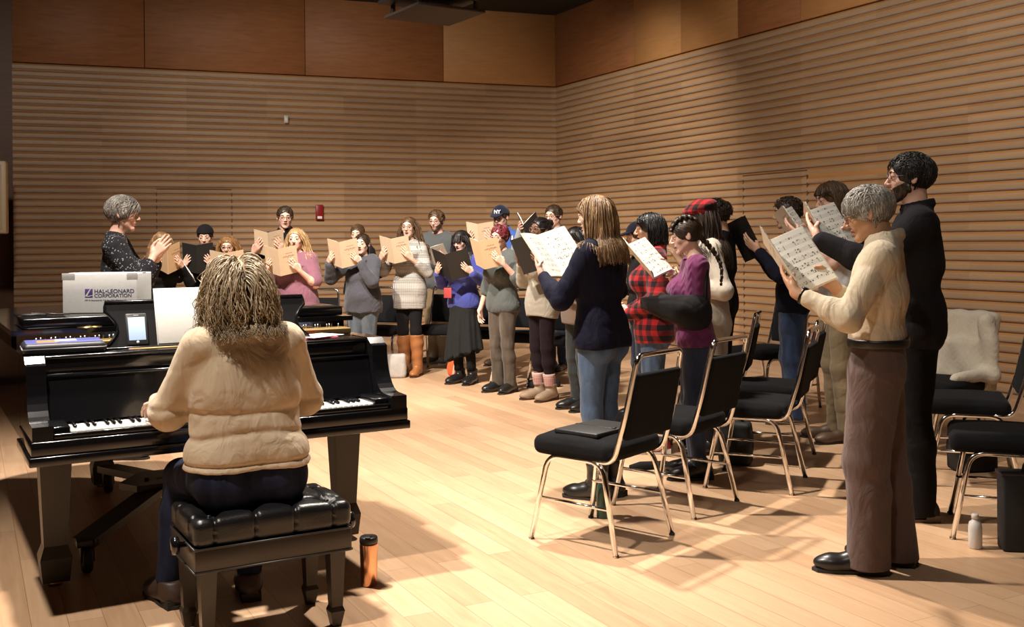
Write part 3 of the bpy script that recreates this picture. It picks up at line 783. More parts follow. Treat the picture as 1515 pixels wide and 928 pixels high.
def slat_wall(name, p, q, mat, zt=3.82):
    p, q = A(*p), A(*q); ln = np.linalg.norm(q - p); n = int(round(zt / PITCH))
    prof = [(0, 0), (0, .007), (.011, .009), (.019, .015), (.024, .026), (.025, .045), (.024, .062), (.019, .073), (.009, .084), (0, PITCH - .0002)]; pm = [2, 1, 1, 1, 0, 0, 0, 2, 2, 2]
    pts = []
    for i in range(n): pts += [(-d, z + i * PITCH) for d, z in prof]
    V = [(0, d, z) for d, z in pts] + [(ln, d, z) for d, z in pts]; k = len(pts)
    V += [(0, .12, 0), (0, .12, zt), (ln, .12, 0), (ln, .12, zt)]
    Fc = [(i, i + k, i + k + 1, i + 1) for i in range(k - 1)]
    Fc += [(2 * k, 2 * k + 1, 2 * k + 3, 2 * k + 2), (k - 1, 2 * k - 1, 2 * k + 3, 2 * k + 1)]
    Fc += [tuple(range(k))[::-1] and (tuple(range(k - 1, -1, -1)) + (2 * k, 2 * k + 1))[:0] or (0, 1, 2)]
    # end faces: close each slat's end
    for e in (0, k):
        for i in range(n):
            a = e + i * len(prof); Fc.append(tuple(a + j for j in range(len(prof))))
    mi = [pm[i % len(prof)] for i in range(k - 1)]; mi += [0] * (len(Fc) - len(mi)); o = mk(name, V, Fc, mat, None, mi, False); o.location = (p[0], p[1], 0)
    o.rotation_euler = (0, 0, math.atan2(q[1] - p[1], q[0] - p[0])); return structure(o)
def wall_frame(o, p, q): o.location = (p[0], p[1], 0); o.rotation_euler = (0, 0, math.atan2(q[1] - p[1], q[0] - p[0])); return structure(o)
BL, CR = (-6.58, 13.93), (.725, 16.64)
RT = 23.3; RE = (.725 + .460 * RT, 16.64 - .888 * RT)
sm = [slat_mat('slat_face', [(.15, (.27, .165, .090)), (.5, (.35, .225, .125)), (.9, (.43, .285, .165))]), slat_mat('slat_lower_edge', [(.15, (.24, .20, .165)), (.9, (.34, .29, .25))]), slat_mat('slat_upper_edge', [(.15, (.26, .115, .035)), (.5, (.38, .18, .06)), (.9, (.48, .24, .085))])]  # lower edges have grey shading and floor bounce painted into their colour
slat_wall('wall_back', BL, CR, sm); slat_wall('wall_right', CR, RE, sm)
pA = wood('panel_wood_dark', (.19, .072, .024), (.30, .125, .042), .62, (1.0, 9, 9)); pB = wood('panel_wood_light', (.34, .165, .055), (.43, .22, .078), .62, (1.0, 9, 9))
mb = MB(); S = [0, 1.654, 3.847, 5.93, 7.79]
for i in range(4): mb.box((S[i] + .004, -.03, 3.83), (S[i + 1] - .004, .06, 5.1), .003, 1 if i == 3 else 0, seg=1)
mb.box((0, .06, 3.82), (7.79, .12, 5.1), 0, 2); wall_frame(mb.build('wall_back_upper', [pA, pB, plain('gap_dark', (.02, .012, .008), .8)]), BL, CR)
mb = MB(); S = [0, 2.225, 3.31, 4.44, 5.51, 6.63] + [6.63 + 1.1 * i for i in range(1, 16)]
for i in range(len(S) - 1): mb.box((S[i] + .003, -.03, 3.83), (S[i + 1] - .003, .06, 5.1), .003, 0 if i in (0, 3, 7) else 1, seg=1)
mb.box((0, .06, 3.82), (RT, .12, 5.1), 0, 2); wall_frame(mb.build('wall_right_upper', [pA, pB, MATS['gap_dark']]), CR, RE)
# the darker recess beyond the end of the slats, the side and front walls, the black ceiling
dk = wood('recess_wood', (.10, .04, .016), (.16, .07, .028), .5)
bd = nrm(A(BL[0] - CR[0], BL[1] - CR[1])); on = A(-.348, .937)
L2 = A(*BL) + bd * 3.2 + on * .35; L1 = A(*BL) + on * .35 - bd * .3
mb = MB(); mb.box((0, 0, 0), (3.5, .1, 5.1)); wall_frame(mb.build('wall_recess', dk), L2, L1)
mb = MB(); mb.box((-.1, 0, 0), (0, 17.3, 5.1)); o = structure(mb.build('wall_left', dk, loc=(L2[0], -4.1, 0)))
mb = MB(); mb.box((0, -.1, 0), (RE[0] - L2[0] + .4, 0, 5.1)); structure(mb.build('wall_front', wood('front_wood', (.2, .09, .035), (.3, .15, .06)), loc=(L2[0] - .2, -4.05, 0)))
mb = MB(); mb.box((L2[0] - .2, -4.2, 4.95), (RE[0] + .5, 17.2, 5.08)); structure(mb.build('ceiling', plain('ceiling_black', (.012, .011, .010), .9)))
# floor of long maple boards running parallel to the right wall
def floor_mat():
    m, nt, b = nodes('maple_floor')
    v = objco(nt)
    br = N(nt, 'ShaderNodeTexBrick', Scale=1.0); br.offset = .37; br.offset_frequency = 2
    br.inputs['Mortar Size'].default_value = .0012; br.inputs['Brick Width'].default_value = 1.5; br.inputs['Row Height'].default_value = .125
    br.inputs['Color1'].default_value = (0, 0, 0, 1); br.inputs['Color2'].default_value = (1, 1, 1, 1); br.inputs['Mortar'].default_value = (.5, .5, .5, 1); br.inputs['Bias'].default_value = 0.
    L(nt, v, br.inputs['Vector'])
    f = N(nt, 'ShaderNodeTexNoise', Scale=2.2, Detail=7., Roughness=.62, Distortion=.8); L(nt, objco(nt, (1, 14, 1)), f.inputs['Vector'])
    k = math_(nt, 'ADD', math_(nt, 'MULTIPLY', br.outputs['Color'], .36), math_(nt, 'MULTIPLY', f.outputs['Fac'], .64))
    c = ramp(nt, k, [(.18, (.44, .262, .148)), (.5, (.57, .362, .216)), (.82, (.65, .44, .275))])
    kn = N(nt, 'ShaderNodeTexNoise', Scale=1.3, Detail=5., Roughness=.7); L(nt, objco(nt, (1, 5, 1)), kn.inputs['Vector'])
    kf = ramp(nt, kn.outputs['Fac'], [(.66, (0, 0, 0)), (.76, (1, 1, 1))])
    c = mix(nt, math_(nt, 'MULTIPLY', kf, .35), c, (.30, .15, .07))
    c = mix(nt, math_(nt, 'MULTIPLY', br.outputs['Fac'], .75), c, (.22, .12, .06))
    L(nt, c, b.inputs['Base Color']); b.inputs['Roughness'].default_value = .38
    L(nt, math_(nt, 'MULTIPLY_ADD', f.outputs['Fac'], .2, .30), b.inputs['Roughness'])
    b.inputs['Specular IOR Level'].default_value = .35
    bump(nt, b, math_(nt, 'SUBTRACT', math_(nt, 'MULTIPLY', f.outputs['Fac'], .2), br.outputs['Fac']), .12, .003)
    return m
mb = MB(); mb.box((-14, -14, -.1), (14, 14, 0)); fl = structure(mb.build('floor', floor_mat())); fl.location = (1, 6.4, 0); fl.rotation_euler = (0, 0, math.atan2(-.888, .46))
# flush doors in the slats
def wp(p, q, t, d=0., z=0.):
    p, q = A(*p), A(*q); u = nrm(q - p); return A(*(p + u * t - A(-u[1], u[0]) * d), z)
def wall_param(p, q, u):
    p, q = A(*p), A(*q); d = nrm(q - p); k = (u - CX) / F; return (k * p[1] - p[0]) / (d[0] - k * d[1])
gap = MATS['gap_dark']
def door(name, p, q, u0, u1, top, strip=None):
    t0, t1 = wall_param(p, q, u0), wall_param(p, q, u1); mb = MB()
    mb.box((t0 - .006, -.024, 0), (t0 + .006, -.012, top), .001, 0); mb.box((t1 - .008, -.024, 0), (t1 + .008, -.012, top), .001, 0)
    mb.box((t0, -.024, top - .01), (t1, -.012, top + .01), .001, 0)
    if strip: mb.box((t1 + .02, -.024, top - .14), (t1 + 1.15, -.012, top - .0), .002, 1)
    return wall_frame(mb.build(name, [plain('door_gap', (.10, .05, .022), .7), pB]), p, q)
door('door_1', BL, CR, 232, 343, 2.16)
door('door_2', CR, RE, 1102, 1197, 2.16, True)
# things on the walls
t = wall_param(BL, CR, 472); P = wp(BL, CR, t, .04); wr = math.atan2(CR[1] - BL[1], CR[0] - BL[0])
fa = thing('fire_alarm', 'red fire alarm with clear strobe lens mounted on the slatted back wall', 'alarm', (P[0], P[1], 1.42 + (358 - 316) / F * P[1]), wr)
mb = MB(); mb.box((-.055, -.035, -.10), (.055, 0, .12), .008); mb.build('housing', plain('alarm_red', (.22, .008, .008), .35), fa)
mb = MB(); mb.box((-.035, -.055, -.085), (.035, -.033, -.045), .008); mb.build('strobe_lens', plain('strobe_white', (.75, .72, .7), .2), fa)
t = wall_param(BL, CR, 424); P = wp(BL, CR, t, .04)
th = thing('wall_sensor', 'small pale sensor box high on the slatted back wall', 'sensor', (P[0], P[1], 1.42 + (358 - 177) / F * P[1]), wr)
mb = MB(); mb.box((-.03, -.035, -.055), (.03, 0, .055), .008); mb.build('cover', plain('sensor_grey', (.55, .52, .48), .4), th)
mb = MB(); mb.box((-.018, -.040, -.03), (.018, -.034, .02), .004); mb.build('sensor_window', plain('sensor_white', (.7, .68, .66), .3), th)
# cream loudspeaker hung at the edge of the recess
sp = thing('wall_loudspeaker', 'cream column loudspeaker hung on the dark wall beyond the slats', 'loudspeaker', (-6.37, 13.2, 0), wr)
mb = MB(); mb.box((-.75, -.22, 1.55), (.06, .10, 2.45), .02); mb.build('cabinet', plain('cream_paint', (.62, .52, .36), .5), sp)
mb = MB(); mb.box((-.70, -.235, 1.60), (.01, -.215, 2.40), .01); mb.build('grille', plain('cream_grille', (.55, .46, .32), .7, bumpy=.5, bscale=300), sp)
mb = MB(); mb.box((-.4, .10, 1.9), (-.3, .66, 2.0), .01); mb.build('wall_bracket', plain('black_metal', (.02, .02, .02), .4), sp)
# low beige cabinet behind the piano's far side
cb = thing('low_cabinet', 'low beige cabinet on a dark plinth behind the long straight side of the piano', 'cabinet', (-5.55, 10.25, 0), wr)
mb = MB(); mb.box((-.9, 0, .08), (.62, .5, .68), .01); mb.build('carcass', plain('beige_laminate', (.60, .50, .38), .5), cb)
mb = MB(); mb.box((-.9, .03, 0), (.60, .48, .08), .004); mb.build('plinth', plain('dark_plinth', (.07, .035, .018), .6), cb)
for x0, x1 in ((-.88, -.15), (-.13, .60)):
    mb = MB(); mb.box((x0, -.018, .10), (x1, -.001, .665), .004); d_ = mb.build('door', MATS['beige_laminate'], cb)
    mb = MB(); mb.tube([(x1 - .05, -.018, .45), (x1 - .05, -.035, .45), (x1 - .05, -.035, .55), (x1 - .05, -.018, .55)], .004, 6); mb.build('handle', plain('steel', (.6, .6, .6), .3, 1.), d_)
# square reflector hung from the ceiling
rz = math.atan2(.43, .675); c = A(-.806, 11.26, 3.82)
rf = thing('ceiling_reflector', 'square grey sound reflector hung from the black ceiling on dark posts', 'reflector', c, rz)
mb = MB(); mb.box((-.40, -.40, 0), (.40, .40, .03), .005); mb.build('panel', plain('reflector_grey', (.045, .034, .027), .6), rf)
for x, y in ((-.34, -.3), (.34, -.3), (-.34, .3), (.34, .3)):
    mb = MB(); mb.box((x - .02, y - .02, .03), (x + .02, y + .02, 1.14), .003); mb.build('post', plain('black_metal', (.02, .02, .02), .4), rf)
mb = MB(); mb.box((-.5, -.34, .13), (.36, .34, .17), .01); mb.box((-.46, -.28, .17), (.3, .28, .32), .01); mb.build('lamp_frame', MATS['black_metal'], rf)
# ------------------------------------------------------------------ furniture and small things
chrome = plain('chrome', (.86, .85, .84), .10, 1.)
blackfab = cloth('black_upholstery', (.009, .009, .010), .95, folds=.15)
blackpl = plain('black_plastic', (.015, .015, .016), .4)
def make_chair(label, loc, rz):
    """stacking chair: two bent leg frames, a looped back frame, padded seat and back; faces +y"""
    t = thing('stacking_chair', label, 'chair', loc, rz, 'black stacking chairs')
    for s in (-1, 1):
        x = s * .205; P = fillet([(x + s * .035, .235, 0), (x, .155, .405), (x, -.16, .405), (x + s * .03, -.25, 0)], .075, 7)
        mb = MB(); mb.tube(P, .0130, 10); mb.build('leg_frame', chrome, t)
        mb = MB(); mb.tube([(x + s * .012, .205, .20), (x + s * .012, -.205, .20)], .0085, 8); mb.build('stretcher', chrome, t)
        for y, dx in ((.235, .035), (-.25, .03)):
            mb = MB(); mb.tube([(x + s * dx, y, 0), (x + s * (dx - .004), y - .002 * (1 if y > 0 else -1), .010)], .0142, 8); mb.build('foot_cap', blackpl, t)
    mb = MB()
    for y in (.12, -.13): mb.tube([(-.20, y, .40), (.20, y, .40)], .009, 8)
    mb.build('seat_support', chrome, t)
    P = []
    for s in (-1, 1):
        seg = [(s * .203, .02, .408), (s * .203, -.215, .408), (s * .200, -.275, .60), (s * .185, -.335, .875)]
        P.append(seg)
    path = P[0] + [(-.165, -.34, .90), (.165, -.34, .90)] + P[1][::-1]
    mb = MB(); mb.tube(fillet(path, .055, 6), .0130, 10); mb.build('back_frame', chrome, t)
    f = Field(.009); f.box((0, .02, .447), (.226, .226, .046), .040); f.ell((0, .03, .480), (.20, .20, .026), k=.03)
    V, Q = f.mesh(folds(2, .0015)); mb = mk('seat', V, Q, blackfab, t)
    f = Field(.009); Rb = rotx(.205)
    f.box((0, -.296, .665), (.188, .017, .155), .015, Rb); f.ell((0, -.280, .655), (.16, .016, .13), Rb, k=.02)
    V, Q = f.mesh(); mk('backrest', V, Q, blackfab, t)
    return t
CH0 = None
def chair(label, u, v, face, z=0., loc=None):
    global CH0
    p = ground(u, v, z) if loc is None else A(loc[0], loc[1], 0); rz = math.atan2(-face[0], face[1])
    if CH0 is None: CH0 = make_chair(label, (p[0], p[1], 0), rz); return CH0
    return copy_thing(CH0, (p[0], p[1], 0), rz, label)
# ---- grand piano: x along the keyboard, y away from the player
PO, PZ = A(-1.763, 3.863, 0), math.radians(30.1)
def pw(x, y, z=0.): return PO + rotz(PZ) @ A(x, y, z)
ebony = plain('piano_black', (.006, .006, .007), .14, spec=.5, coat=.35)
legm = plain('piano_leg_black', (.030, .024, .018), .40)
def smooth_closed(P, n=8):
    P = np.array(P, float); out = []
    for i in range(len(P)):
        p0, p1, p2, p3 = P[i - 1], P[i], P[(i + 1) % len(P)], P[(i + 2) % len(P)]
        for t in np.arange(n) / n: out.append(.5 * (2 * p1 + (p2 - p0) * t + (2 * p0 - 5 * p1 + 4 * p2 - p3) * t * t + (3 * p1 - p0 - 3 * p2 + p3) * t ** 3))
    return out
def build_piano():
    t = thing('grand_piano', 'long black concert grand piano with its front lid folded back', 'piano', PO, PZ)
    tail = [(1.5, .75), (1.49, .95), (1.40, 1.20), (1.24, 1.45), (1.12, 1.75), (1.06, 2.05), (.98, 2.30), (.80, 2.50), (.50, 2.58), (.22, 2.50), (.05, 2.32), (0, 2.1)]
    k = np.array(tail); curve = []
    for i in range(len(k) - 1):
        p0, p1, p2, p3 = k[max(i - 1, 0)], k[i], k[i + 1], k[min(i + 2, len(k) - 1)]
        for s in np.arange(6) / 6: curve.append(tuple(.5 * (2 * p1 + (p2 - p0) * s + (2 * p0 - 5 * p1 + 4 * p2 - p3) * s * s + (3 * p1 - p0 - 3 * p2 + p3) * s ** 3)))
    rim = [(0, .44), (1.5, .44)] + curve + [(0, 2.1)]
    mb = MB(); mb.prism(rim, .635, .975, smooth=False)
    fs = 2 + 2 + len(curve); o = mb.build('case', ebony, t)
    for s in (0, 1):
        x0, x1 = (0, .072) if s == 0 else (1.428, 1.5); pr = [(.0, .69), (.0, .745), (.085, .748)]
        for a in np.linspace(0, PI / 2, 9): pr.append((.085 + .17 * math.sin(a) * .75, .748 + .20 * (1 - math.cos(a))))
        pr += [(.235, .955), (.27, .98), (.46, .98), (.46, .69)]
        mb = MB(); Vp = [(x0, y, z) for y, z in pr] + [(x1, y, z) for y, z in pr]; n = len(pr)
        mb.add(Vp, [tuple(range(n))[::-1], tuple(range(n, 2 * n))] + [(i, (i + 1) % n, n + (i + 1) % n, n + i) for i in range(n)]); mb.build('arm', ebony, t)
        mb = MB(); bx0, bx1 = (.073, .136) if s == 0 else (1.364, 1.427); mb.box((bx0, .035, .69), (bx1, .26, .735), .006); mb.build('key_block', ebony, t)
    mb = MB(); mb.box((-.012, -.012, .600), (1.512, .47, .635), .004); mb.box((-.004, -.004, .636), (1.504, .45, .69), .005); mb.build('keybed', ebony, t)
    mb = MB(); mb.box((.074, .012, .69), (1.426, .034, .712), .003); mb.build('key_slip', ebony, t)
    wm = plain('key_ivory', (.78, .75, .70), .25); mb = MB(); w = 1.2255 / 52
    for i in range(52): x = .1373 + i * w; mb.box((x + .0004, .042, .690), (x + w - .0008, .195, .716), .002, seg=1)
    mb.build('white_keys', wm, t)
    mb = MB(); pat = [1, 0, 1, 1, 0, 1, 1]   # after A, C, D, F, G
    for i in range(51):
        if 'A_CD_FG'[0] and ([1, 0, 1, 1, 0, 1, 1][i % 7]): x = .1373 + (i + 1) * w; mb.box((x - .0058, .092, .71), (x + .0058, .196, .729), .003, seg=1)
    mb.build('black_keys', ebony, t)
    mb = MB(); V = [(.074, .200, .725), (1.426, .200, .725), (1.426, .215, .72), (1.426, .285, .893), (1.426, .262, .897), (.074, .262, .897), (.074, .285, .893), (.074, .215, .72)]
    mb.add(V, [(0, 1, 4, 5), (1, 2, 3, 4), (0, 5, 6, 7), (2, 7, 6, 3), (0, 7, 2, 1), (5, 4, 3, 6)]); mb.tube([(.074, .258, .899), (1.426, .258, .899)], .007, 8); mb.build('fallboard', ebony, t)
    mb = MB(); mb.box((.073, .285, .900), (1.427, .44, .962), .006); mb.box((.073, .278, .962), (1.427, .62, .978), .005); mb.build('music_shelf', ebony, t)
    mb = MB(); mb.box((.04, .55, .976), (1.46, .72, 1.004), .004); mb.build('plate', plain('gold_plate', (.22, .145, .05), .5, .6), t)
    gf = plain('pin_felt', (.12, .03, .02), .8)
    mb = MB()
    for i in range(70): mb.tube([(.08 + i * .0195, .63 + (i % 3) * .02, 1.0), (.08 + i * .0195, .63 + (i % 3) * .02, 1.022)], .0035, 5)
    mb.build('tuning_pin_rivets', plain('steel', (.6, .6, .6), .3, 1.), t)
    lid = [(-.012, .66), (1.512, .66)] + [(x + (.012 if x > .5 else -.012), y + .012) for x, y in curve] + [(-.012, 2.1)]
    mb = MB(); mb.prism(lid, 1.032, 1.054); mb.build('lid', ebony, t)
    mb = MB(); mb.prism([(.0, .80), (0.02, .80), (.02, 2.1), (0, 2.1)], .97, 1.034); mb.box((.0, .80, .97), (.02, 2.1, 1.034)); mb.box((1.48, .75, .97), (1.5, .95, 1.034)); mb.build('lid_prop', ebony, t)
    mb = MB(); mb.box((.035, .70, 1.056), (1.475, 1.12, 1.10), .006); mb.build('front_lid_flap', ebony, t)
    for x in (.3, 1.2): mb = MB(); mb.tube([(x - .05, .69, 1.052), (x + .05, .69, 1.052)], .006, 8); mb.build('hinge', plain('brass', (.7, .5, .18), .25, 1.), t)
    # scrolled music desk
    xl, xr = .345, 1.175; Rd = rotx(-.42)
    pr = [(xl, 0), (xr, 0)]
    def side(x, s): return [(x + s * (.0 - .05 * math.sin(PI * q) - .0 + (.015 if q > .8 else 0)), .205 * q) for q in np.linspace(0, 1, 10)]
    poly = [(xl - .03, 0)] + [] ; poly = [(xl - .035, 0.), (xr + .035, 0.)] + [(xr + .035 - .055 * math.sin(PI * min(1, q * 1.25)) - .02 * q, .205 * q) for q in np.linspace(.08, 1, 10)] + [(xl - .035 + .055 * math.sin(PI * min(1, q * 1.25)) + .02 * q, .205 * q) for q in np.linspace(1, .08, 10)]
    mb = MB(); Rm = rotx(PI / 2 - .38); mb.prism(poly, -.012, .0, 0, Rm, A(0, .40, .980)); mb.build('music_desk', plain('desk_black', (.012, .012, .013), .35), t)
    edge = [A(x, y, .002) for x, y in poly]; mb = MB(); mb.tube(np.array(edge) @ Rm.T + A(0, .40, .980), .007, 6, closed=True); mb.build('desk_moulding', ebony, t)
    mb = MB(); mb.box((xl - .03, .345, .978), (xr + .03, .40, .990), .004); mb.build('desk_ledge', ebony, t)
    for (x, y) in ((.135, .54), (1.42, .56), (.60, 2.32)):
        lg = MB(); 
        def sq(w0, z0, w1, z1, m=0): lg.add([(x + a * w0, y + b * w0, z0) for a, b in ((-1, -1), (1, -1), (1, 1), (-1, 1))] + [(x + a * w1, y + b * w1, z1) for a, b in ((-1, -1), (1, -1), (1, 1), (-1, 1))], [(3, 2, 1, 0), (4, 5, 6, 7)] + [(i, (i + 1) % 4, 4 + (i + 1) % 4, 4 + i) for i in range(4)])
        sq(.085, .565, .085, .64); sq(.066, .52, .083, .565); sq(.046, .17, .062, .52); sq(.062, .12, .046, .17); sq(.052, .02, .062, .12)
        l = lg.build('leg', legm, t)
        mb = MB(); mb.lathe([(.0, .0), (.03, 0), (.034, .012), (.03, .022), (0, .022)], 14, 0, None, (x, y, 0)); mb.build('foot_cup', plain('brass', (.7, .5, .18), .25, 1.), l)
    mb = MB(); mb.box((.60, .40, .14), (.90, .50, .19), .01)
    for x in (.68, .82): mb.tube([(x, .45, .18), (x, .45, .61)], .018, 10)
    ly = mb.build('lyre', legm, t)
    for x in (.68, .75, .82): mb = MB(); mb.box((x - .018, .27, .10), (x + .018, .42, .115), .006); mb.build('pedal', plain('brass', (.7, .5, .18), .25, 1.), ly)
    return t
build_piano()
# dolly under the piano
dl = thing('piano_dolly', 'dark three-armed wheeled dolly spread under the grand piano', 'dolly', PO, PZ)
hub = A(.72, 1.12, .25); dm = plain('dolly_iron', (.035, .022, .016), .45, .2)
mb = MB(); mb.prism([(.55, 1.0), (.88, 1.0), (.95, 1.12), (.80, 1.32), (.62, 1.32), (.49, 1.12)], .235, .265); 
for a in range(3): mb.lathe([(0, .262), (.012, .262), (.012, .276), (0, .276)], 8, 0, None, (.62 + .1 * a, 1.12, 0))
mb.build('hub_plate', dm, dl)
for (x, y) in ((.26, .62), (1.29, .64), (.60, 2.15)):
    d = nrm(A(x, y, .13) - hub); s = nrm(np.cross(d, A(0, 0, 1))); e = A(x, y, .135); up = np.cross(s, d)
    mb = MB(); mb.add([hub + s * w * .055 + up * h * .018 for w, h in ((-1, -1), (1, -1), (1, 1), (-1, 1))] + [e + s * w * .055 + up * h * .018 for w, h in ((-1, -1), (1, -1), (1, 1), (-1, 1))], [(3, 2, 1, 0), (4, 5, 6, 7)] + [(i, (i + 1) % 4, 4 + (i + 1) % 4, 4 + i) for i in range(4)])
    ar = mb.build('arm_beam', dm, dl)
    cpos = e - d * .02 + A(.0, -.0, 0); mb = MB(); mb.box((-.045, -.045, .12), (.045, .045, .15), .004, 0, None, (cpos[0], cpos[1], 0))
    for sx in (-.026, .026): mb.box((sx - .003, -.03, .05), (sx + .003, .03, .125), .001, 0, None, (cpos[0], cpos[1], 0))
    cs = mb.build('caster', dm, dl)
    mb = MB(); V, Fc = lathe([(0, -.02), (.052, -.02), (.06, -.012), (.06, .012), (.052, .02), (0, .02)], 20); mb.add(V, Fc, 0, True, roty(PI / 2), (cpos[0], cpos[1], .06)); mb.build('wheel', plain('wheel_rubber', (.012, .01, .01), .6), cs)
# ---- bench
bn = thing('piano_bench', 'black tufted leather piano bench with side knobs under the pianist', 'bench', pw(.735, -.38), PZ)
leather = plain('black_leather', (.010, .010, .011), .30, spec=.5, bumpy=.25, bscale=240)
f = Field(.006); f.box((0, 0, .415), (.288, .188, .050), .030); f.ell((0, 0, .44), (.27, .175, .045), k=.04)
tx = [-.216, -.072, .072, .216]; ty = [-.10, .10]
def tuft(X, Y, Z):
    d = np.zeros_like(X)
    for x in tx[:]:
        for y in ty: d = d + .030 * np.exp(-((X - x) ** 2 + (Y - y) ** 2) / .0009)
    g = np.minimum.reduce([np.abs(X - x) for x in tx]); d = d + .010 * np.exp(-(g / .008) ** 2) + .010 * np.exp(-(np.abs(np.abs(Y) - .10) / .008) ** 2)
    return d * np.clip((Z - .40) / .03, .0, 1) + .008 * np.exp(-(g / .007) ** 2) * (Z < .42)
V, Q = f.mesh(tuft); mk('cushion', V, Q, leather, bn)
for x in tx:
    for y in ty:
        mb = MB(); mb.lathe([(0, 0), (.011, .002), (.008, .008), (0, .010)], 12, 0, None, (x, y, .452)); mb.build('button', leather, bn)
bw_ = plain('bench_wood', (.030, .024, .019), .36)
mb = MB(); mb.box((-.285, -.185, .285), (.285, .185, .368), .006); mb.build('apron', bw_, bn)
for z in (.286, .366): mb = MB(); mb.tube(fillet([(-.287, -.187, z), (.287, -.187, z), (.287, .187, z), (-.287, .187, z), (-.287, -.187, z)], .01, 2), .004, 6); mb.build('piping', bw_, bn)
for sx in (-1, 1):
    for sy in (-1, 1):
        lg = MB(); cx, cy = sx * .235, sy * .140
        def sq(w0, z0, w1, z1): lg.add([(cx + a * w0, cy + b * w0, z0) for a, b in ((-1, -1), (1, -1), (1, 1), (-1, 1))] + [(cx + a * w1, cy + b * w1, z1) for a, b in ((-1, -1), (1, -1), (1, 1), (-1, 1))], [(3, 2, 1, 0), (4, 5, 6, 7)] + [(i, (i + 1) % 4, 4 + (i + 1) % 4, 4 + i) for i in range(4)])
        sq(.021, .075, .030, .29); sq(.027, .058, .021, .075); sq(.016, 0, .027, .058); lg.build('leg', bw_, bn)
for sx in (-1, 1):
    mb = MB(); V, Fc = lathe([(0, 0), (.010, 0), (.010, .025), (.030, .028), (.034, .040), (.030, .052), (.012, .056), (0, .056)], 18); mb.add(V, Fc, 0, True, roty(sx * PI / 2), (sx * .285, -.06, .36)); mb.build('height_knob', ebony, bn)
# ---- things on the piano
def on_piano(name, label, cat, x, y, z, rz=0., group=None): return thing(name, label, cat, pw(x, y, z), PZ + rz, group)
bx = thing('cardboard_box', 'white taped cardboard carton printed with purple lettering standing on the piano lid', 'box', pw(.425, .98, 1.101), math.radians(3))
wc = plain('white_card', (.74, .74, .72), .75, bumpy=.1, bscale=40)
mb = MB(); mb.box((-.195, -.13, 0), (.195, .13, .187), .004); mb.build('carton', wc, bx); bx.scale = (.86, .86, .97)
tp = plain('packing_tape', (.55, .54, .52), .3, spec=.5); mb = MB(); mb.box((-.197, -.1315, .158), (-.13, -.1300, .189), .0005); mb.box((.14, -.1315, .158), (.197, -.130, .189), .0005); mb.box((-.1965, -.035, .1872), (.1965, .035, .1885), .0004); mb.box((-.1966, -.035, .13), (-.1951, .035, .188), .0004); mb.build('tape', tp, bx)
pur = plain('print_purple', (.10, .05, .22), .6); gry = plain('print_grey', (.085, .07, .14), .6)
mb = MB(); mb.box((-.078, -.1318, .075), (-.038, -.1302, .115), .0003, 0); mb.add([(-.078, -.1322, .080), (-.066, -.1322, .082), (-.046, -.1322, .1145), (-.052, -.1322, .1145)], [(0, 1, 2, 3)], 1); mb.add([(-.078, -.1321, .080), (-.060, -.1321, .078), (-.038, -.1321, .083), (-.038, -.1321, .086), (-.06, -.1321, .082)], [(0, 1, 2, 3, 4)], 1)
mb.build('printed_emblem', [pur, wc], bx)
def text(name, s, size, parent, loc, rot, mat, align='LEFT', xs=1.0, ext=.0002):
    c = bpy.data.curves.new(name, 'FONT'); c.body = s; c.size = size; c.extrude = ext; c.align_x = align; c.offset = size * .018
    o = bpy.data.objects.new(name, c); COL.objects.link(o); bpy.context.view_layer.update()
    me = bpy.data.meshes.new_from_object(o.evaluated_get(bpy.context.evaluated_depsgraph_get())); bpy.data.objects.remove(o); bpy.data.curves.remove(c)
    me.transform(Matrix.Diagonal((xs, 1, 1, 1))); me.name = name; o = bpy.data.objects.new(name, me); COL.objects.link(o)
    if not me.materials: me.materials.append(mat)
    o.parent = parent; o.location = loc; o.rotation_euler = rot; return o
text('printed_lettering', 'HAL\u2022LEONARD', .0255, bx, (-.030, -.1312, .0945), (PI / 2, 0, 0), gry, xs=1.20)
text('printed_lettering', 'CORPORATION', .0235, bx, (-.030, -.1312, .0745), (PI / 2, 0, 0), gry, xs=1.16)
text('printed_address', '7777 W. Bluemound Rd.  P.O. Box 13819  Milwaukee, WI', .0092, bx, (-.080, -.1312, .058), (PI / 2, 0, 0), gry, xs=1.0)
paper = None
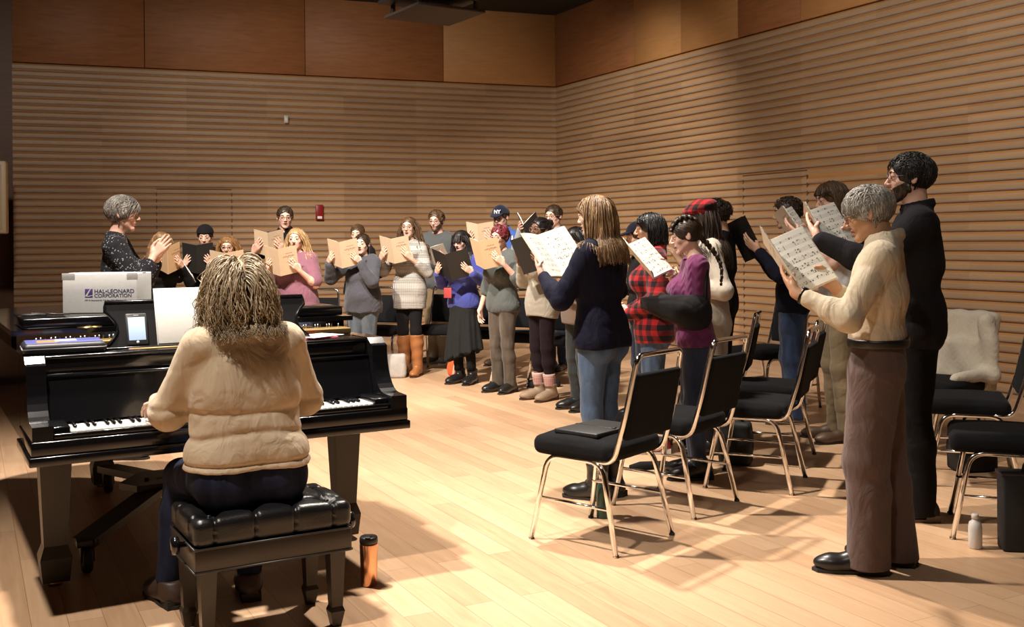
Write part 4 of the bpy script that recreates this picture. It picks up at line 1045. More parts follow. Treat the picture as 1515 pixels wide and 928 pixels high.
def page_mat():
    """white music paper with printed staves and notes"""
    m, nt, b = nodes('music_paper'); v = objco(nt); sep = nt.nodes.new('ShaderNodeSeparateXYZ'); L(nt, v, sep.inputs[0]); X, Y, Z = sep.outputs
    fr = math_(nt, 'FRACT', math_(nt, 'MULTIPLY_ADD', Y, 26., .2))
    st = math_(nt, 'LESS_THAN', fr, .55); ln = math_(nt, 'LESS_THAN', math_(nt, 'FRACT', math_(nt, 'MULTIPLY', fr, 9.)), .28)
    line = math_(nt, 'MULTIPLY', st, ln)
    nz = N(nt, 'ShaderNodeTexVoronoi', Scale=105.); L(nt, objco(nt, (1, .8, 0)), nz.inputs['Vector'])
    nt_ = math_(nt, 'MULTIPLY', math_(nt, 'LESS_THAN', nz.outputs['Distance'], .34), math_(nt, 'LESS_THAN', fr, .62))
    nt_ = math_(nt, 'MULTIPLY', nt_, math_(nt, 'GREATER_THAN', noise(nt, v, 45, 1), .46))
    ax = math_(nt, 'ABSOLUTE', X); inx = math_(nt, 'MULTIPLY', math_(nt, 'GREATER_THAN', ax, .016), math_(nt, 'LESS_THAN', ax, .158)); iny = math_(nt, 'LESS_THAN', math_(nt, 'ABSOLUTE', Y), .118)
    bar = math_(nt, 'MULTIPLY', st, math_(nt, 'LESS_THAN', math_(nt, 'FRACT', math_(nt, 'MULTIPLY', ax, 23.)), .04))
    k = math_(nt, 'MULTIPLY', math_(nt, 'MAXIMUM', math_(nt, 'MAXIMUM', math_(nt, 'MULTIPLY', line, .55), bar), math_(nt, 'MULTIPLY', nt_, .9)), math_(nt, 'MULTIPLY', inx, iny))
    L(nt, mix(nt, k, (.74, .72, .66), (.06, .055, .05)), b.inputs['Base Color']); b.inputs['Roughness'].default_value = .7; return m
def cover_mat(name, col, print_c):
    m, nt, b = nodes(name); v = objco(nt); sep = nt.nodes.new('ShaderNodeSeparateXYZ'); L(nt, v, sep.inputs[0]); X, Y, Z = sep.outputs
    f = noise(nt, v, 30, 4); c = mix(nt, f, [x * .92 for x in col], [min(1, x * 1.06) for x in col])
    k = None
    for y0, h, x0, x1 in ((.075, .004, -.115, -.055), (.045, .007, -.135, -.035), (.030, .003, -.105, -.065), (-.01, .003, -.12, -.05)):
        a = math_(nt, 'LESS_THAN', math_(nt, 'ABSOLUTE', math_(nt, 'SUBTRACT', Y, y0)), h); e = math_(nt, 'LESS_THAN', math_(nt, 'ABSOLUTE', math_(nt, 'SUBTRACT', X, (x0 + x1) / 2)), (x1 - x0) / 2)
        a = math_(nt, 'MULTIPLY', a, e); k = a if k is None else math_(nt, 'MAXIMUM', k, a)
    k = math_(nt, 'MULTIPLY', k, math_(nt, 'GREATER_THAN', noise(nt, objco(nt, (1, .3, 0)), 150, 1), .45))
    L(nt, mix(nt, math_(nt, 'MULTIPLY', k, .75), c, print_c), b.inputs['Base Color']); b.inputs['Roughness'].default_value = .65; return m
PAGE = page_mat(); TAN = cover_mat('tan_score_cover', (.66, .45, .27), (.25, .09, .05)); BUFF = cover_mat('buff_score_cover', (.66, .50, .34), (.3, .12, .08))
FOLD = plain('black_folder_board', (.018, .017, .016), .5, bumpy=.3, bscale=200); WHT = cover_mat('cream_score_cover', (.68, .60, .48), (.3, .2, .15))
def book(label, c, U, Vv, Ww, W=.175, Hh=.265, op=125, cover=TAN, th=.006, kind='choral_score', group='open scores in singers\u2019 hands'):
    """open book: local x to the reader's right, y up the page, z out of the page to the reader"""
    o = bpy.data.objects.new(kind, None); COL.objects.link(o); o.empty_display_size = .05
    Mx = np.eye(4); Mx[:3, 0], Mx[:3, 1], Mx[:3, 2], Mx[:3, 3] = U, Vv, Ww, c; o.matrix_world = Matrix(Mx.tolist())
    tag(o, label, 'folder' if kind == 'music_folder' else 'book', group)
    b_ = math.radians((180 - op) / 2); ext = .006 if kind != 'music_folder' else .02
    cv, pg = MB(), MB(); n = 7
    for s in (-1, 1):
        nn = A(-s * math.sin(b_), 0, math.cos(b_)); dr = A(s * math.cos(b_), 0, math.sin(b_))
        def slab(mbx, x0, x1, h, z0, z1, curl):
            top, bot = [], []
            for i in range(n):
                q = i / (n - 1); x = x0 + (x1 - x0) * q; cz = curl * math.sin(PI * min(1, q * 1.0)) 
                top.append(dr * x + nn * (z1 + cz)); bot.append(dr * x + nn * (z0 + (cz if curl < .004 else 0)))
            V = [p + A(0, y, 0) for y in (-h, h) for p in bot] + [p + A(0, y, 0) for y in (-h, h) for p in top]
            i_ = lambda lay, y, i: lay * 2 * n + y * n + i; Fc = []
            for i in range(n - 1):
                Fc += [(i_(1, 0, i), i_(1, 0, i + 1), i_(1, 1, i + 1), i_(1, 1, i)), (i_(0, 1, i), i_(0, 1, i + 1), i_(0, 0, i + 1), i_(0, 0, i)),
                       (i_(0, 0, i), i_(0, 0, i + 1), i_(1, 0, i + 1), i_(1, 0, i)), (i_(0, 1, i), i_(1, 1, i), i_(1, 1, i + 1), i_(0, 1, i + 1))]
            Fc += [(i_(0, 0, n - 1), i_(0, 1, n - 1), i_(1, 1, n - 1), i_(1, 0, n - 1)), (i_(0, 0, 0), i_(1, 0, 0), i_(1, 1, 0), i_(0, 1, 0))]
            if s < 0: Fc = [f_[::-1] for f_ in Fc]
            mbx.add(V, Fc)
        slab(cv, 0.0, W + ext, Hh / 2 + ext, -.0022, -.0002, .002); slab(pg, .001, W, Hh / 2, 0., th, .006)
    cv.build('cover', cover, o); pg.build('pages', PAGE, o); return o
# sheet music, phone, binder, papers, pencil, cord on the piano
ss = on_piano('sheet_music', 'large white music book open on the piano desk before the pianist', 'sheet music', .735, .385, .992)
mb = MB(); Rm = rotx(PI / 2 - .36); mb.box((-.205, 0, .0), (.205, .245, .006), .001, 0, Rm); mb.build('pages', plain('white_paper', (.78, .77, .74), .7), ss)
mb = MB(); mb.box((-.209, -.002, -.004), (.209, .248, -.001), .001, 0, Rm); mb.build('cover', plain('white_cover', (.7, .69, .66), .6), ss)
ph = on_piano('smartphone', 'smartphone in a black case propped on the piano desk beside the white music', 'phone', .445, .385, .991)
mb = MB(); mb.box((-.043, 0, 0), (.043, .138, .011), .009, 0, Rm); mb.build('case', plain('phone_case', (.03, .03, .032), .5), ph)
scr = plain('phone_screen', (.35, .45, .58), .1); b_ = scr.node_tree.nodes['Principled BSDF']; b_.inputs['Emission Color'].default_value = (.50, .64, .85, 1); b_.inputs['Emission Strength'].default_value = .7
mb = MB(); mb.box((-.034, .020, .0112), (.034, .120, .0118), .0002, 0, Rm); mb.build('screen', scr, ph)
mb = MB(); mb.add(*lathe([(0, 0), (.006, 0), (.006, .0008), (0, .0008)], 14), 0, True, Rm, Rm @ A(0, .011, .0112)); mb.box((-.010, .127, .0112), (.010, .1295, .0118), .0002, 0, Rm); mb.build('home_button', plain('button_white', (.7, .7, .7), .3), ph)
fo = on_piano('zip_binder', 'dark blue zipped binder with an orange and white picture on the piano shelf', 'binder', .16, .42, .979, math.radians(-3))
f = Field(.005); f.box((0, 0, .022), (.155, .105, .022), .018); V, Q = f.mesh(); mk('binder_body', V, Q, plain('binder_black', (.012, .012, .016), .5), fo)
mb = MB(); mb.box((-.142, -.092, .0425), (.142, .092, .0455), .001, 0); mb.box((-.10, -.06, .0455), (-.02, .03, .0462), .0003, 1); mb.box((-.03, -.03, .0456), (.05, .05, .0464), .0003, 2); mb.build('binder_cover', [plain('binder_blue', (.09, .10, .30), .35), plain('binder_orange', (.65, .18, .03), .5), plain('binder_white', (.6, .6, .62), .5)], fo)
mb = MB(); mb.tube(fillet([(-.156, -.106, .022), (.156, -.106, .022), (.156, .106, .022), (-.156, .106, .022), (-.156, -.106, .022)], .02, 3), .003, 6); mb.build('zipper', plain('zip_grey', (.2, .2, .22), .4, .5), fo)
rp = on_piano('pink_folder', 'pink paper folder lying on the piano shelf by the bass of the desk\u2019s far end', 'folder', 1.17, .43, .979, math.radians(6)); rp['label'] = 'pink paper folder lying on the piano shelf under a white sheet'
mb = MB(); mb.box((-.14, -.10, 0), (.14, .10, .004), .001); mb.build('cover', plain('pink_card', (.60, .10, .16), .6), rp); mb = MB(); mb.box((-.135, -.097, .004), (.137, .099, .007), .001); mb.build('back_cover', plain('pink_card2', (.62, .14, .20), .6), rp)
wp_ = on_piano('paper_sheet', 'loose white sheet lying over the pink folder on the piano shelf', 'paper', 1.24, .40, .987, math.radians(28))
mb = MB(); mb.box((-.10, -.07, 0), (.10, .07, .003), .0008); o = mb.build('sheet', MATS['white_paper'], wp_)
pc = on_piano('pencil', 'yellow wooden pencil lying along the front edge of the piano shelf', 'pencil', .52, .298, .9845)
mb = MB(); mb.tube([(-.11, 0, 0), (.085, 0, 0)], .0045, 6); mb.build('shaft', plain('pencil_yellow', (.62, .38, .13), .5), pc); mb = MB(); mb.tube([(.085, 0, 0), (.105, 0, 0)], [.0045, .0008], 6); mb.build('tip', plain('pencil_tip', (.6, .42, .26), .7), pc); mb = MB(); mb.tube([(-.125, 0, 0), (-.11, 0, 0)], .0045, 6); mb.build('eraser', plain('eraser_pink', (.65, .30, .25), .7), pc)
cd = MB(); a = np.linspace(0, 4.6 * PI, 60); cd.tube(np.stack([.05 * np.cos(a) * (1 - .02 * a / PI), .03 * np.sin(a), .004 + .0016 * a / PI], 1), .0035, 6); cd.tube([(.05, 0, .012), (.10, .01, .006), (.15, .02, .005)], .0035, 6)
o = cd.build('power_cord', blackpl); o.location = pw(.09, .82, 1.1012); o.rotation_euler = (0, 0, PZ); tag(o, 'short coiled black cord on the piano lid beside the white carton', 'cord')
# ---- tumbler and bottles on the floor
p = ground(546, 866); tb = thing('travel_tumbler', 'copper coloured travel tumbler with black lid on the floor beside the bench', 'tumbler', p)
mb = MB(); mb.lathe([(0, 0), (.031, 0), (.034, .004), (.037, .17), (.036, .176), (0, .176)], 28); mb.build('body', plain('copper', (.80, .42, .24), .22, 1.), tb)
mb = MB(); mb.lathe([(0, .176), (.037, .176), (.038, .184), (.037, .197), (.034, .202), (0, .200)], 28); mb.box((-.012, -.036, .200), (.012, .01, .206), .003); mb.build('lid', blackpl, tb)
p = ground(893, 766); gb = thing('steel_bottle', 'dark green swing-shaped steel bottle with silver cap behind the chair leg', 'bottle', p); gb['label'] = 'dark green steel bottle with silver cap under the chair holding the folder'
mb = MB(); mb.lathe([(0, 0), (.033, 0), (.036, .006), (.036, .125), (.033, .155), (.022, .185), (.020, .198), (0, .198)], 26); mb.build('body', plain('bottle_green', (.04, .09, .075), .35, .4), gb)
mb = MB(); mb.lathe([(0, .198), (.023, .198), (.023, .226), (.020, .230), (0, .230)], 22); mb.build('cap', plain('steel', (.6, .6, .6), .3, 1.), gb)
p = ground(1443, 811); wb = thing('white_bottle', 'small translucent white bottle with screw cap on the floor by a chair leg', 'bottle', p)
mb = MB(); mb.lathe([(0, 0), (.027, 0), (.030, .005), (.030, .095), (.026, .118), (.014, .128), (.013, .134), (0, .134)], 24); mb.build('body', plain('bottle_white', (.62, .60, .57), .4), wb)
mb = MB(); mb.lathe([(0, .134), (.016, .134), (.016, .152), (.013, .156), (0, .156)], 18); mb.build('cap', plain('cap_white', (.7, .68, .66), .4), wb)
# ---- chairs (floor points worked out from their feet)
chair('black chair with chrome frame holding a closed folder on its seat', 0, 0, (-.76, .65), loc=(.415, 5.035))
fc = ch_f = thing('closed_folder', 'closed black folder with elastic lying on the seat nearest the navy blouse', 'folder', (.40, 5.06, .502), math.atan2(.76, .65)); fc['label'] = 'closed black music folder with elastic strap lying on a chair seat'
mb = MB(); mb.box((-.17, -.125, 0), (.17, .125, .020), .004); mb.build('cover', FOLD, fc); mb = MB(); mb.box((-.165, -.120, .007), (.172, .127, .014), .001); mb.build('pages', plain('grey_edge', (.25, .24, .23), .7), fc); mb = MB(); mb.box((.0, -.127, -.001), (.010, .127, .0215), .001); mb.lathe([(0, .020), (.012, .020), (.012, .026), (0, .026)], 12, 0, None, (.005, -.10, 0)); mb.build('strap', blackpl, fc)
chair('black chair with chrome frame between the navy blouse and the arm sling', 0, 0, (-.776, .63), loc=(.862, 5.66))
chair('black chair turned with its back to the old man\u2019s score, bag under it', 0, 0, (-.91, .41), loc=(1.40, 6.12))
chair('black chair just behind the one with the bag, seat edge showing', 0, 0, (-.9, .42), loc=(1.64, 6.78))
chair('empty black chair with upright looped back beside the man in jeans', 0, 0, (-.92, .30), loc=(1.38, 7.42))
chair('black chair in the last row behind the man in dark jeans', 0, 0, (-.85, -.5), loc=(2.15, 9.0))
chair('black chair behind the long-haired man in khaki trousers', 0, 0, (-.8, -.6), loc=(2.50, 8.45))
chair('black chair closest to the white bottle', 0, 0, (-.93, .36), loc=(2.36, 5.08))
chair('black chair with bowed chrome back behind the tall man in black', 0, 0, (-.93, .33), loc=(2.66, 6.15))
chair('black chair draped with a cream fleece coat', 0, 0, (-.80, -.60), loc=(2.78, 6.90))
for lab, u, Yc, fce in (('black chair behind the singer in the grey hoodie', 560, 11.45, (-.25, -.97)), ('black chair between the boots and the long black skirt', 648, 11.50, (-.3, -.95)), ('black chair behind the long black skirt', 712, 11.05, (-.33, -.94)),
                       ('black chair behind the singer in brown jeans', 770, 10.62, (-.38, -.92)), ('black chair behind the black leggings and ankle boots', 826, 10.25, (-.42, -.9)), ('black chair behind the singer in the mauve top', 462, 11.0, (-.1, -.99))):
    chair(lab, 0, 0, fce, loc=((u - CX) / F * Yc, Yc))
# bags and bits on the floor
def bag(name, label, cat, u, v, w, d, h, mat, rz=0., handle=True):
    p = ground(u, v); t = thing(name, label, cat, p, rz); f = Field(.011); f.box((0, d / 2, h / 2), (w / 2, d / 2, h / 2), .03); f.ell((0, d / 2, h * .45), (w * .52, d * .55, h * .45), k=.04)
    f.plane((0, 0, .002), (0, 0, -1)); V, Q = f.mesh(folds(len(name) * 7 % 97, .005)); mk('bag_body', V, Q, mat, t)
    if handle: mb = MB(); mb.tube(fillet([(-w * .22, d / 2, h * .97), (-w * .2, d / 2, h + .08), (w * .2, d / 2, h + .08), (w * .22, d / 2, h * .97)], .04), .009, 8); mb.build('handle', blackpl, t)
    return t
bag('black_bag', 'upright black bag standing on the floor under a chair seat', 'bag', 1087, 690, .20, .14, .27, plain('bag_black', (.012, .012, .013), .7), -.3)
bag('black_backpack', 'dark backpack slumped under the chair behind the tall man', 'backpack', 1450, 700, .26, .16, .25, MATS['bag_black'], .2)
bag('white_tote_bag', 'white tote bag standing beside the tan boots', 'bag', 586, 560, .20, .12, .25, cloth('tote_white', (.42, .39, .36)), .1, False)
bag('brown_bag', 'flat brown case standing behind the tan boots', 'bag', 612, 548, .16, .08, .25, plain('case_brown', (.10, .06, .035), .6), .0)
bag('dark_pouch', 'low dark pouch on the floor behind the ankle boots', 'pouch', 808, 574, .30, .14, .07, MATS['bag_black'], .3, False)
bag('orange_pouch', 'small orange pouch beside the long black skirt', 'pouch', 669, 556, .085, .05, .15, cloth('pouch_orange', (.75, .10, .03)), 0)
p = ground(1502, 818); bc = thing('music_bag', 'tall black document case standing by the white bottle', 'bag', p, -.15)
mb = MB(); mb.box((-.05, 0, 0), (.30, .10, .35), .012); mb.build('shell', MATS['bag_black'], bc); mb = MB(); mb.box((-.055, -.004, .342), (.305, .104, .356), .004); mb.tube(fillet([(.05, .05, .35), (.06, .05, .40), (.19, .05, .40), (.20, .05, .35)], .03), .008, 8); mb.build('handle', blackpl, bc)
# cream coat over the chair back
cx, cy = 2.78, 6.90; rzc = math.atan2(.80, -.60)
ct = thing('fleece_coat', 'cream fleece coat draped over the back of a black chair', 'coat', (cx, cy, 0), rzc)
f = Field(.009); Rb = rotx(.205)
f.box((0, -.325, .715), (.225, .060, .21), .055, Rb); f.cap((-.20, -.24, .86), (-.27, -.20, .52), .055, .05, k=.05); f.cap((.20, -.26, .86), (.25, -.24, .44), .055, .06, k=.05)
f.box((0, -.215, .60), (.20, .03, .13), .03, Rb, k=.05); f.cap((-.26, -.20, .53), (-.16, .06, .505), .045, .025, k=.05); f.box((.02, -.40, .55), (.20, .03, .17), .03, rotx(.12), k=.05)
V, Q = f.mesh(lambda X, Y, Z: .012 * np.sin(20 * X + 3 * np.sin(5 * Z)) * np.clip((.92 - Z) / .35, 0, 1) + .004 * np.sin(43 * X + 9 * Z + 2 * np.sin(14 * Z)) + .002 * np.sin(170 * X) * np.sin(160 * Z + 150 * Y)); mk('coat_body', V, Q, cloth('coat_fleece', (.62, .55, .44), pattern='fleece'), ct)
mb = MB(); mb.box((-.05, -.405, .80), (.0, -.395, .85), .002, 0, rotz(.0)); mb.build('brown_patch', plain('patch_brown', (.25, .10, .05), .6), ct)

p = ground(970, 694); um = thing('folded_umbrella', 'folded black umbrella lying on the floor beside the black shoes under the chairs', 'umbrella', p, .25)
mb = MB(); mb.tube([(-.17, 0, .022), (-.10, 0, .026), (.06, 0, .024), (.15, 0, .014)], [.012, .026, .024, .010], 12); mb.build('canopy', cloth('umbrella_black', (.014, .014, .016)), um)
mb = MB(); mb.tube([(.15, 0, .014), (.24, 0, .013)], .009, 8); mb.build('handle', blackpl, um)
er = on_piano('pink_eraser', 'small pink eraser on the bass end of the piano shelf', 'eraser', .05, .36, .9805, .4)
mb = MB(); mb.box((-.022, -.010, 0), (.006, .010, .011), .003); mb.build('rubber', plain('eraser_pink', (.65, .30, .25), .7), er); mb = MB(); mb.box((.004, -.0105, -.0003), (.024, .0105, .0115), .002); mb.build('sleeve', plain('sensor_white', (.7, .68, .66), .3), er)
# ------------------------------------------------------------------ the choir
FAIR, ROSY, OLIVE, BROWN, AGED = ((.70, .47, .36), 'fair'), ((.71, .45, .35), 'rosy'), ((.62, .40, .27), 'olive'), ((.22, .115, .07), 'brown'), ((.48, .28, .165), 'aged')
HC = dict(black=((.010, .008, .008), (.05, .045, .045)), dark=((.030, .018, .011), (.09, .055, .035)), brown=((.07, .038, .018), (.20, .115, .06)), blond=((.30, .18, .08), (.62, .43, .24)), light=((.17, .095, .042), (.50, .33, .17)),
          grey=((.28, .26, .23), (.62, .60, .56)), ash=((.30, .22, .13), (.80, .68, .50)), red=((.12, .014, .020), (.32, .05, .06)), steel=((.16, .15, .14), (.45, .43, .41)), grey2=((.20, .18, .16), (.55, .52, .47)), curlyb=((.20, .095, .035), (.52, .30, .13)))
def hr(c, style, **kw): return dict(name=c, style=style, col=HC[c][0], c2=HC[c][1], **kw)
COND = A(-2.6, 7.0)
def hold(c, W=.175, Hh=.265, tilt=.5, op=125, yaw=0., roll=0., vL=-.24, vR=-.24, lean_=.55, inset=.03):
    b = math.radians((180 - op) / 2); R = rotz(yaw) @ roty(roll)
    U, V, Wd = R @ A(1, 0, 0), R @ A(0, math.sin(tilt), math.cos(tilt)), R @ A(0, -math.cos(tilt), math.sin(tilt)); c = A(*c); arms = {}
    for s, n, vv in ((-1, 'L', vL), (1, 'R', vR)):
        pr = s * math.cos(b) * U + math.sin(b) * Wd; wr = -s * math.sin(b) * U + math.cos(b) * Wd
        pc = c + pr * (W - inset) + V * vv * Hh - wr * .022; d = nrm(-pr * lean_ + V * .85)
        arms[n] = dict(w=pc - d * .062 - wr * .004, d=d, n=wr, curl=(.12, .18, .2))
    return arms, (c, U, V, Wd)
HANG = {'L': dict(w=(-.235, .05, .50), d=(.05, .12, -1), n=(1, .1, 0), thumb='relax', curl=(.3, .35, .3), hint=(-.2, -.9, 0)), 'R': dict(w=(.235, .05, .50), d=(-.05, .12, -1), n=(-1, .1, 0), thumb='relax', curl=(.3, .35, .3), hint=(.2, -.9, 0))}
def hang(H, n, dx=0.):
    a = dict(HANG[n]); w = A(*a['w']); w[2] = .485 * H; w[0] += (dx if n == 'R' else -dx); a['w'] = w; return a
PEOPLE = []
def singer(label, u, Y, vtop, turn=0., head=None, sex='f', bk=None, one=None, hdrop=.02, **kw):
    """u, vtop: photo pixels of the feet's column and of the top of the head; Y: depth of the floor point"""
    X = (u - CX - ROLL * 100) / F * Y; H = EYE + (hor(u) - vtop) / F * Y - hdrop
    h = nrm(COND - A(X, Y)) if head is None else nrm(A(*head)); c, s = math.cos(math.radians(turn)), math.sin(math.radians(turn)); h = A(h[0] * c - h[1] * s, h[0] * s + h[1] * c)
    Rw = np.array([[h[1], h[0], 0], [-h[0], h[1], 0], [0, 0, 1.]]); Rw = rotz(math.atan2(-h[0], h[1]))
    arms = kw.pop('arms', None) or {'L': hang(H, 'L'), 'R': hang(H, 'R')}; fr = None; ho = None
    if bk:
        bk = dict(bk); px = bk.pop('px', None); fwd = bk.pop('fwd', .36); lab = bk.pop('label'); cov = bk.pop('cover', TAN); kd = bk.pop('kind', 'choral_score'); th = bk.pop('th', .006)
        side = bk.pop('side', None); base = A(X, Y, 0)
        if px is not None:   # the seen point, at the depth the reach puts it
            Yb = Y + (Rw @ A(0, fwd, 0))[1]
            for _ in range(3):
                pl = Rw.T @ (at(px[0], px[1], Yb) - base); pl[1] = fwd if bk.get('keep', True) else pl[1]; pl[0] = np.clip(pl[0], -.22, .22); Yb = (Rw @ pl + base)[1]
            bk.pop('keep', None); c_ = pl
        else: c_ = A(0, fwd, .74 * H)
        a2, fr = hold(c_, **bk)
        for n in ('L', 'R'):
            if one is None or one == n: arms[n] = a2[n]
    for n, a in (kw.pop('arm', None) or {}).items(): arms[n] = a
    r, info = person(label, (X, Y, 0), h, H, sex, arms=arms, **kw)
    if fr is not None:
        c, U, V, Wd = fr; o = book(lab, Rw @ c + A(X, Y, 0), Rw @ U, Rw @ V, Rw @ Wd, bk.get('W', .175), bk.get('Hh', .265), bk.get('op', 125), cov, th, kd)
    PEOPLE.append(r); return r, info
def sk(t): return dict(skin_c=t[0], skin_n=t[1])
C_ = {}
def cl(n, col, **k): return cloth(n, col, **k)
jean_d, jean_b, jean_m = cl('denim_dark', (.018, .024, .045), pattern='denim', c2=(.035, .048, .085)), cl('denim_blue', (.045, .075, .14), pattern='denim', c2=(.11, .17, .27)), cl('denim_grey', (.05, .062, .075), pattern='denim', c2=(.11, .13, .15))
blk, blk2 = cl('cloth_black', (.011, .010, .011)), cl('cloth_charcoal', (.022, .021, .022))
shoeb = plain('shoe_black', (.013, .012, .012), .32, spec=.5); shoebr = plain('shoe_brown', (.085, .050, .030), .5)
SH = lambda **k: dict(dict(mat=shoeb), **k)
G_ = (.02, .02, .02)
# -- the conductor
def conductor():
    X = (176 - CX) / F * 7.0
    a = {'L': dict(w=(-.10, .24, 1.335), d=(.35, .45, .75), n=(.95, .0, -.3), curl=(.15, .2, .2), thumb='flat', hint=(-.6, -.1, -1)), 'R': dict(w=(.05, .225, 1.335), d=(-.10, .60, .75), n=(-.95, .1, 0), curl=(.15, .2, .2), thumb='flat', hint=(.5, -.1, -1))}
    H = EYE + (360 - 287) / F * 7.0 - .02
    r, i = person('grey-haired conductor in a dark speckled blouse raising both hands before the choir', (X, 7.0, 0), nrm(A(.97, .22)), H, 'f', 1.02, arms=a, near=True, **sk(ROSY), mouth=0., pitch=-.10, yaw=-.06,
                  top=dict(mat=cl('blouse_speckled', (.020, .020, .024), pattern='speckle', c2=(.30, .29, .30), folds=.8), g=.018, hem=.50, sleeve='three', gs=.026, cuff=1.2, fold=.006, name='blouse'), legs=dict(mat=blk, g=.012), shoes=SH(),
                  hairs=[hr('grey2', 'short', len=.12, comb=(.25, -.6, -.2), n=1500, vol=1.9, cling=.07)], group=None, seed=41, belt=None)
    PEOPLE.append(r)
conductor()
# -- back row, from the conductor's hands along to the corner
r, i = singer('fair-haired singer in a black track jacket with white sleeve stripes', 240, 10.4, 340, bk=dict(px=(248, 386), op=70, tilt=.35, label='slim tan score held by the singer in the striped track jacket'), **sk(ROSY),
       top=dict(mat=blk, g=.016, collar=1, name='jacket'), legs=dict(mat=blk), shoes=SH(), hairs=[hr('light', 'long', len=.42, part=.02)], seed=1)
J = i['J']
for s, n in ((-1, 'L'), (1, 'R')):
    for dz_ in (-.012, .012):
        mb = MB(); o_ = A(s * .058, .0 + dz_, .012); mb.tube([J['sh' + n] + o_ + A(-s * .03, 0, .045), J['sh' + n] + o_, J['sh' + n] * .5 + J['el' + n] * .5 + o_ + A(s * .004, 0, 0), J['el' + n] + o_ * .95, J['el' + n] * .5 + J['wr' + n] * .5 + o_ * .86], .0052, 6); mb.build('sleeve_stripe', plain('stripe_white', (.7, .7, .7), .7), r)
singer('singer in a backwards black cap and black shirt with a black folder', 305, 11.3, 331, sex='m', bk=dict(px=(291, 384), op=105, tilt=.25, label='black folder held up by the singer in the backwards cap', cover=FOLD, kind='music_folder'), **sk(FAIR),
       top=dict(mat=blk, sleeve='elbow', hem=.48), legs=dict(mat=jean_d), shoes=SH(), hairs=[hr('dark', 'crop', len=.03)], hat=dict(type='ballcap', back=1, mat=cl('cap_black', (.012, .011, .012))), seed=2, pitch=-.2, mouth=.0)
singer('curly-haired singer with glasses in a lime yellow top', 339, 10.3, 347, bk=dict(px=(334, 395), op=120, tilt=.35, label='tan score held low by the singer in the lime yellow top', cover=BUFF), **sk(ROSY),
       top=dict(mat=cl('top_lime', (.52, .56, .10))), legs=dict(mat=jean_b), shoes=SH(), hairs=[hr('curlyb', 'long', len=.36, wave=.020, wf=16, vol=1.6, jit=.2)], specs=(.2, .12, .1), seed=3, mouth=.09)
singer('tall dark-haired singer with glasses in a black polo shirt', 422, 11.6, 303, sex='m', bk=dict(px=(397, 362), op=115, tilt=.40, yaw=.15, label='buff score held up by the singer in the black polo shirt', cover=BUFF), **sk(ROSY), bw=1.05,
       top=dict(mat=blk, sleeve='short', collar=1, name='polo_shirt'), legs=dict(mat=blk2), shoes=SH(), hairs=[hr('dark', 'short', len=.045)], specs=G_, seed=4, mouth=.04, yaw=.25)
singer('long-haired blonde singer in a mauve short-sleeved top', 439, 10.2, 335, bk=dict(px=(413, 389), op=115, tilt=.40, yaw=.12, label='tan score held by the blonde singer in the mauve top', cover=BUFF), **sk(ROSY), bw=1.28,
       top=dict(mat=cl('top_mauve', (.20, .085, .115), folds=.8), sleeve='short', slen=.85, g=.018, gs=.024, hem=.46, neck=.085), legs=dict(mat=jean_d), shoes=SH(), hairs=[hr('blond', 'long', len=.50, part=.08, wave=.012)], seed=5, mouth=.07, pitch=-.02, yaw=.12)
singer('brown-haired singer in a black hooded top standing behind the grey hoodie', 531, 12.2, 330, **sk(FAIR), top=dict(mat=blk, hood=1, g=.02, name='hooded_top'), legs=dict(mat=jean_d), shoes=SH(), hairs=[hr('brown', 'bun')], seed=6, pitch=-.1,
       arms=hold((0, .30, 1.15))[0])
r, i = singer('singer in a faded grey hoodie with hair tied back', 537, 10.6, 344, bk=dict(px=(504, 378), op=110, tilt=.40, yaw=.15, label='tan score held by the singer in the faded grey hoodie', cover=BUFF), **sk(FAIR), bw=1.15,
       top=dict(mat=cl('hoodie_grey', (.062, .062, .074), folds=1.), g=.020, gs=.026, hood=1, hem=.475, fold=.007, name='hoodie'), legs=dict(mat=jean_m, g=.014), shoes=SH(), hairs=[hr('dark', 'pony')], seed=7, mouth=.06, pitch=.02, yaw=.1)
r, i = singer('long-haired singer with glasses in a patterned tunic and tall tan boots', 606, 11.1, 319, bk=dict(px=(581, 372), op=118, tilt=.40, yaw=.12, label='tan score held by the singer in tall tan boots', cover=BUFF), **sk(FAIR),
       top=dict(mat=cl('tunic_pattern', (.16, .13, .11), pattern='stripe', c2=(.62, .60, .56)), sleeve='three', hem=.425, g=.016, gs=.018, skirted=.01, name='tunic'), legs=dict(mat=blk, g=.006, lo=.03, name='leggings'),
       shoes=dict(mat=plain('boot_tan', (.33, .125, .042), .38), type='boot', top=.43, shaft=.066, heel=.03, sole=plain('boot_sole', (.05, .022, .012), .6)), hairs=[hr('brown', 'long', len=.58, wave=.012)], specs=(.25, .2, .18), seed=8, mouth=.08, yaw=.15, pitch=.02)
singer('bearded brown-haired man with glasses in a charcoal zip hoodie and khaki trousers', 648, 12.25, 309, sex='m', bk=dict(px=(638, 380), op=130, tilt=.8, label='white score held low by the man in the charcoal zip hoodie', cover=WHT), **sk(ROSY), bw=1.08,
       top=dict(mat=cl('hoodie_charcoal', (.075, .080, .082), folds=.8), g=.019, gs=.024, hood=1, hem=.47, fold=.006, name='hoodie'), legs=dict(mat=cl('khaki', (.30, .215, .125)), g=.022, lo=.07), shoes=dict(mat=plain('sneaker_grey', (.16, .15, .15), .6), sole=plain('sole_white', (.6, .58, .55), .6)),
       hairs=[hr('brown', 'messy', len=.065), hr('brown', 'beard')], specs=G_, seed=9, mouth=.03, pitch=-.1)
